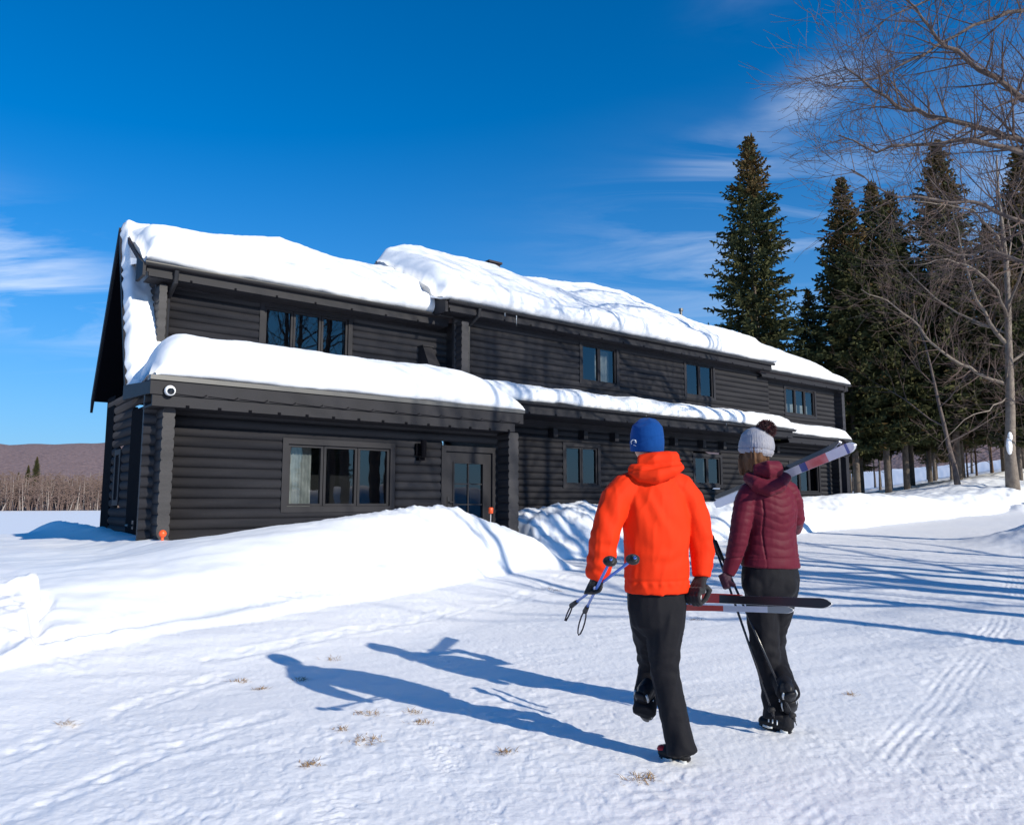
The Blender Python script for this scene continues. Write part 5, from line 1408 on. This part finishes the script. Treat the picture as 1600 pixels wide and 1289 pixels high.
# ---------------------------------------------------------------- the woman in maroon
def woman():
    off = (1.58, 4.85, 0)
    o = empty('person', off, 0, 'walker in a quilted maroon jacket and grey bobble hat, skis on the shoulder', 'person')
    A = at; F = Vector((-.30, .95, 0)).normalized(); Rt = Vector((.95, .30, 0)).normalized(); O = Vector(off)
    hc = A(1181, 697, 4.85)
    FD = Vector((-.78, .62, 0)).normalized()
    b = MB(off); head_mesh(b, hc - Vector((0, 0, .01)), FD, .96)
    b.tube([hc - Vector((0, 0, .06)), A(1190, 735, 4.84), A(1197, 755, 4.83)], [.050, .050, .07], 14)
    b.tube([A(1198, 758, 4.83), A(1202, 795, 4.83), A(1204, 835, 4.84), A(1204, 880, 4.84), A(1203, 920, 4.85)], [(.13, .08), (.15, .095), (.12, .09), (.14, .105), (.13, .10)], 16, side=Rt)
    for pts, rr in (((A(1166, 778, 4.80), A(1156, 815, 4.78), A(1151, 850, 4.76), A(1138, 895, 4.80)), (.048, .040, .036, .028)),
                    ((A(1236, 775, 4.86), A(1243, 815, 4.90), A(1240, 828, 4.98), A(1226, 770, 5.10), A(1220, 748, 5.10)), (.040, .030, .022, .024, .024)),
                    ((A(1186, 912, 4.86), A(1190, 950, 4.87), A(1193, 985, 4.88), A(1203, 1045, 4.86), A(1213, 1108, 4.84), A(1214, 1130, 4.83)), (.06, .052, .042, .034, .032, .030)),
                    ((A(1222, 912, 4.84), A(1215, 948, 4.90), A(1207, 985, 4.98), A(1214, 1040, 4.90), A(1232, 1084, 4.64)), (.06, .052, .038, .030, .028))):
        b.tube(pts, rr, 12)
    body = dress('body', b, .009, M['skin'], o, it=3)
    eyes(body, hc - O, FD, .96)
    # hair falling to the collar on the left
    h = MB(off)
    h.tube([hc + Rt * -.02 - F * .02 + Vector((0, 0, -.02)), hc + Rt * -.035 - F * .03 + Vector((0, 0, -.09)), hc + Rt * -.03 - F * .02 + Vector((0, 0, -.16))], [(.072, .085), (.062, .070), (.045, .05)], 14, side=Rt)
    for k in range(16):
        a = -1.9 + k * .17
        st = hc + Rt * (-.070 + .006 * k) + F * (.05 - .007 * k) + Vector((0, 0, -.03))
        h.tube([st, st + Vector((-.018 + .002 * k, -.012, -.055)), st + Vector((-.022 + .004 * (k % 4), -.010, -.11)), st + Vector((-.012 + .006 * (k % 3), 0, -.155 - .01 * (k % 3)))], [.012, .018, .016, .005], 7)
    dress('hair', h, .0055, M['hair'], o, it=1, disp=lambda co, no: .004 * np.sin(co[:, 0] * 260 + 4 * vnoise(co[:, 0] * 20, co[:, 1] * 20, co[:, 2] * 12, 3)))
    # trousers: hips, standing left leg, right leg lifted behind
    t = MB(off)
    t.tube([A(1204, 878, 4.84), A(1204, 900, 4.84), A(1203, 920, 4.84), A(1202, 938, 4.85)], [(.178, .125), (.186, .140), (.180, .140), (.12, .11)], 22, side=Rt)
    t.sphere(A(1182, 915, 4.775), (.085, .07, .085), 14); t.sphere(A(1224, 913, 4.775), (.085, .07, .085), 14)
    t.tube([A(1186, 912, 4.86), A(1190, 950, 4.87), A(1193, 985, 4.88), A(1196, 1015, 4.87), A(1203, 1045, 4.86), A(1209, 1080, 4.85), A(1213, 1108, 4.84), A(1214, 1122, 4.83)],
           [.100, .098, .090, .084, .076, .073, .077, .080], 16)
    t.tube([A(1222, 912, 4.84), A(1215, 948, 4.90), A(1207, 985, 4.98), A(1207, 1012, 5.00), A(1214, 1040, 4.90), A(1225, 1068, 4.74), A(1232, 1084, 4.64)],
           [.100, .096, .086, .078, .070, .066, .066], 16)
    def dt(co, no):
        z = co[:, 2]
        d = folds(co, (.3, 0, 1), 13, .006, 33, .25)
        d += .004 * np.sin(z * 80 + 5 * fbm(co[:, 0] * 8, co[:, 1] * 8, z * 4, o=2, seed=5)) * np.exp(-((z - .50) / .08) ** 2)
        d += .005 * np.sin(z * 75 + 5 * vnoise(co[:, 0] * 9, co[:, 1] * 9, z * 9, 6)) * np.exp(-((z - .16) / .09) ** 2)
        return d
    dress('trousers', t, .0085, M['black_cloth'], o, it=4, disp=dt)
    # jacket
    j = MB(off)
    j.tube([A(1196, 742, 4.84), A(1198, 755, 4.83), A(1202, 775, 4.83), A(1204, 800, 4.83), A(1205, 830, 4.84), A(1205, 855, 4.84), A(1204, 873, 4.84), A(1204, 884, 4.84), A(1204, 886, 4.84)],
           [(.07, .065), (.125, .09), (.165, .12), (.176, .132), (.160, .122), (.172, .130), (.190, .142), (.196, .146), (.190, .140)], 28, side=Rt)
    j.tube([A(1186, 757, 4.82), A(1172, 770, 4.80), A(1164, 788, 4.79), A(1158, 818, 4.77), A(1153, 848, 4.77), A(1146, 872, 4.79), A(1140, 890, 4.80), A(1137, 897, 4.80)],
           [.062, .072, .071, .064, .059, .053, .045, .038], 16)
    j.tube([A(1214, 757, 4.84), A(1230, 768, 4.86), A(1238, 785, 4.88), A(1242, 812, 4.92), A(1240, 825, 5.0), A(1232, 795, 5.10), A(1224, 765, 5.12)],
           [.062, .072, .068, .062, .058, .052, .042], 16)
    cz = [A(1204, y, 4.83).z for y in (745, 884)]
    def quilt(co, no):
        P = co + np.array(off); x = P[:, 0] * Rt.x + P[:, 1] * Rt.y; x0 = A(1204, 820, 4.83); xc = x - (x0.x * Rt.x + x0.y * Rt.y)
        z = P[:, 2]; arm = sst(.150, .185, -xc) + sst(.17, .21, xc)
        # chevron stitched channels on the body, wavy, plain rings on the sleeves
        wob = .012 * fbm(x * 6, P[:, 1] * 6, z * 6, o=2, seed=3)
        ch = (z - .62 * np.sqrt(xc * xc + .0009) * np.clip((z - .95) * 2.2, .25, .8) + wob) / .050
        rg = (z + wob + .15 * xc) / .042
        q = np.where(arm > .5, rg, ch)
        g = np.abs(np.sin(np.pi * q)) ** .6
        amp = np.where(arm > .5, .0028, .0048) * (z < 1.50)
        d = amp * (g - .6) + .003 * fbm(x * 22, P[:, 1] * 22, z * 30, o=2, seed=4)
        # side seams of the back panel
        d -= .008 * np.exp(-((np.abs(xc) - .115) / .004) ** 2) * (no[:, 1] < 0) * (z < 1.42)
        d -= .006 * np.exp(-((z - (cz[1] + .055)) / .005) ** 2)
        d = np.where(z < cz[1] + .05, d * .35, d)
        return d
    jk = dress('jacket', j, .0058, M['maroon'], o, it=4, disp=quilt)
    h = MB(off); cc = A(1194, 738, 4.85)
    rp = []
    for k in range(17):
        a = 2 * math.pi * k / 16
        rp.append(cc + Rt * (.105 * math.cos(a)) + F * (.080 * math.sin(a)) + Vector((0, 0, .030 * math.sin(a) + .015 - .012 * math.cos(a))))
    h.tube(rp, [.040] * 17, 12, cap=False)
    h.tube([A(1168, 745, 4.80), A(1182, 757, 4.73), A(1200, 763, 4.71), A(1216, 758, 4.73), A(1228, 744, 4.80)], [.034, .048, .052, .048, .034], 12)
    h.tube([A(1182, 736, 4.78), A(1200, 734, 4.73), A(1216, 732, 4.76)], [.045, .058, .045], 12)
    h.tube([cc - Vector((0, 0, .06)), cc], [.09, .08], 14)
    def dh(co, no):
        P = co + O[:] if False else co + np.array(off)
        g = np.abs(np.sin(np.pi * ((P[:, 2] * 1.0 + P[:, 0] * .55) / .048))) ** .5
        return .0035 * (g - .6) + folds(co, (.5, .2, .6), 13, .004, 41, .35)
    dress('hood', h, .006, M['maroon'], jk, it=3, disp=dh)
    # bobble hat
    up = Vector((.13, -.10, 1)).normalized(); c0 = hc + Vector((.004, 0, .0)); k_ = MB(off)
    k_.tube([c0 - up * .058, c0 - up * .035, c0 + up * .015, c0 + up * .065, c0 + up * .098, c0 + up * .116, c0 + up * .120],
            [(.100, .108), (.108, .116), (.108, .116), (.096, .100), (.070, .072), (.040, .040), (.018, .018)], 30, side=Rt)
    def dk(co, no):
        q = co - np.array(c0 - O); s = q @ np.array(up); an = np.arctan2(q[:, 1], q[:, 0])
        return .0010 * np.sin(an * 44) - .006 * np.exp(-((s + .022 + .008 * np.sin(an)) / .0035) ** 2) - .004 * np.exp(-((s + .052) / .003) ** 2) + .004 * fbm(q[:, 0] * 14, q[:, 1] * 14, q[:, 2] * 14, o=2, seed=7)
    hat = dress('bobble_hat', k_, .005, M['grey_knit'], o, it=3, disp=dk)
    # pompom: many fur tufts
    pc = A(1197, 671, 4.82) - O; rng = random.Random(4); pm = MB(); vs = []; fs = []
    pm.sphere(pc, .052, 14)
    for i in range(1500):
        d = Vector((rng.gauss(0, 1), rng.gauss(0, 1), rng.gauss(0, 1))).normalized(); e = rnd_perp(d, rng) * .0035; Lh = .058 + rng.random() * .012
        bq = len(vs); p1 = pc + d * .044; Lh += .006; vs += [p1 - e, p1 + e, pc + d * Lh + rnd_perp(d, rng) * .008]; fs.append((bq, bq + 1, bq + 2))
    pm.add(vs, fs); pm.build('pompom', M['pompom'], hat)
    glove(o, A(1136, 908, 4.80) - O, A(1138, 895, 4.80) - O, (A(1113, 840, 5.02) - A(1222, 1120, 4.62)), Vector((-.3, -.2, .4)), rg=.016, sc_=.98, side=1, mat_=M['maroon_glove'])
    glove(o, A(1222, 741, 4.98) - O, A(1224, 762, 5.10) - O, (A(1112, 785, 5.9) - A(1348, 686, 4.3)), Vector((0, .3, -1)), rg=.036, sc_=1.0, side=1)
    boot(o, A(1236, 1149, 4.77) - O, A(1186, 1131, 4.90) - O, A(1216, 1126, 4.82) - O)
    boot(o, A(1236, 1085, 4.56) - O, A(1236, 1117, 4.76) - O, A(1233, 1088, 4.64) - O)
    return o
M['maroon_glove'] = softmat('dark_maroon_glove', (0.035, 0.010, 0.022), 0.6, 0.1, (45, 0.4, 0.004))
woman()
PW = 'black poles carried by the maroon walker'
pole('ski_pole', 'black ski pole in the maroon walker\'s left hand, its basket ending left of her boot', at(1112, 838, 5.10), at(1211, 1124, 4.68), .008, M['pole_black'], PW, strap=False, basket=.024)
pole('ski_pole', 'black ski pole in the maroon walker\'s left hand, its tip ending right of her heel', at(1117, 846, 5.06), at(1245, 1133, 4.60), .008, M['pole_black'], PW, strap=False, basket=.024)
def womans_skis():
    a, b = at(1119, 784, 5.85), at(1346, 684, 4.30)
    d = (b - a).normalized(); up = Vector((0, 0, 1)); s_ = d.cross(up).normalized()
    nrm = (Vector((-.35, -.80, .15)) * 1)
    n1 = (nrm - d * nrm.dot(d)).normalized(); c1 = d.cross(n1)
    if c1.z < 0: c1 = -c1
    WG = 'skis on the maroon walker\'s shoulder'
    cm = Vector((-.1, -1, .1))
    n1 = (cm - d * cm.dot(d)).normalized(); c1 = d.cross(n1)
    if c1.z < 0: c1 = -c1
    o, d_, L, n, s = ski('ski', 'white ski with coral and blue graphic resting on the maroon walker\'s shoulder', a - c1 * .020 + n1 * .012, b - c1 * .026 + n1 * .012, n1, .062, .020, .5,
        [(0, .50, 'ski_lilac'), (.50, .545, 'ski_white'), (.545, .66, 'ski_lilac'), (.66, .70, 'ski_blue'), (.70, .82, 'ski_pink'), (.82, .93, 'ski_lilac'), (.93, .95, 'ski_blue'), (.95, 1, 'ski_white')], WG)
    binding(o, d_ * (L * .50) + n * .012, d_, n, s, .14)
    o2, d_, L, n, s = ski('ski', 'black-edged ski lying above the coral one on the maroon walker\'s shoulder', a + c1 * .030 - n1 * .012, b + c1 * .010 - n1 * .014 - d * .16, -(n1 * .75) + c1 * -.66, .042, .020, -.3,
        [(0, .7, 'ski_white'), (.7, .86, 'ski_lilac'), (.86, 1, 'ski_white')], WG)
    m = MB(); c = at(1318, 700, 4.48)
    pts = [c + n1 * (.030 * math.cos(t)) + c1 * (.055 * math.sin(t)) for t in [k * math.pi / 8 for k in range(17)]]
    m.tube(pts, [(.014, .003)] * 17, 6, side=d, cap=False)
    tag(m.build('ski_strap', M['glove'], None, True), 'black strap binding the shouldered skis near their tips', 'strap')
womans_skis()
# ---------------------------------------------------------------- dry grass through the snow
M['straw'] = mat('dry_grass', (.42, .26, .10), .8, (40, .3, .003), (30, .8, (.24, .13, .06)))
spots = ((375, 1064, 7, 'pale dry grass tuft left of the shadows\' tips'), (408, 1076, 5, 'flat scrap of dry leaf left of the long shadow tip'), (105, 1130, 7, 'lone dry grass tuft near the left edge'), (575, 1115, 9, 'dry grass tuft just below the middle of the long shadow'),
         (645, 1112, 6, 'small dry tuft below the shadows, upper of a pair'), (657, 1128, 9, 'dry tuft below the shadows, lower of a pair'), (532, 1140, 5, 'small upright dry tuft at the left end of a grass row'), (572, 1157, 14, 'widest row of dry grass in the foreground'),
         (483, 1195, 9, 'faint dry grass showing beside the tread marks'), (1003, 1218, 12, 'golden dry tuft in front of the orange walker\'s boot'), (1086, 943, 7, 'dry wisp on the road behind the orange walker\'s skis'), (1088, 968, 6, 'tiny wisp on the road below the carried skis'),
         (864, 909, 7, 'curled dry leaf at the end of the snow bank'), (1262, 846, 8, 'brown litter where the right bank meets the road'), (520, 1030, 6, 'pale stubble above the long shadow'), (470, 1062, 6, 'dark stubble inside the long shadow\'s tip'), (1330, 1085, 4, 'brown speck of litter right of the maroon walker'), (790, 1175, 6, 'faint stubble below the joined shadows'))
rng = random.Random(12)
for (x, y, wpx, lab) in spots:
    gx, gy = gp(x, y)
    for _ in range(3):
        zz_ = gz(gx, gy); a = (CAM_H - zz_) / CAM_H; q = gp(x, y); gx, gy = q[0] * a, q[1] * a
    D = gy; W = 1.25 * wpx * D / 1180; m = MB()
    for i in range(int(14 + wpx * 6)):
        px_, py_ = rng.gauss(0, W * .8), rng.gauss(0, W * .6); zb = gz(gx + px_, gy + py_) - zz_ - .005
        an = rng.uniform(0, 6.28); L = rng.uniform(.025, .07); lz = rng.uniform(.05, .6)
        d = Vector((math.cos(an), math.sin(an), lz)).normalized() * L; e = Vector((-math.sin(an), math.cos(an), 0)) * .0024
        p = Vector((px_, py_, zb)); m.add([p - e, p + e, p + d * .6 + e * .7 + Vector((0, 0, .004)), p + d, p + d * .6 - e * .7 + Vector((0, 0, .004))], [(0, 1, 2, 4), (4, 2, 3)])
    tag(m.build('grass_tuft', M['straw'], None, loc=(gx, gy, zz_)), lab, 'grass tuft', 'dry tufts poking through the snow')
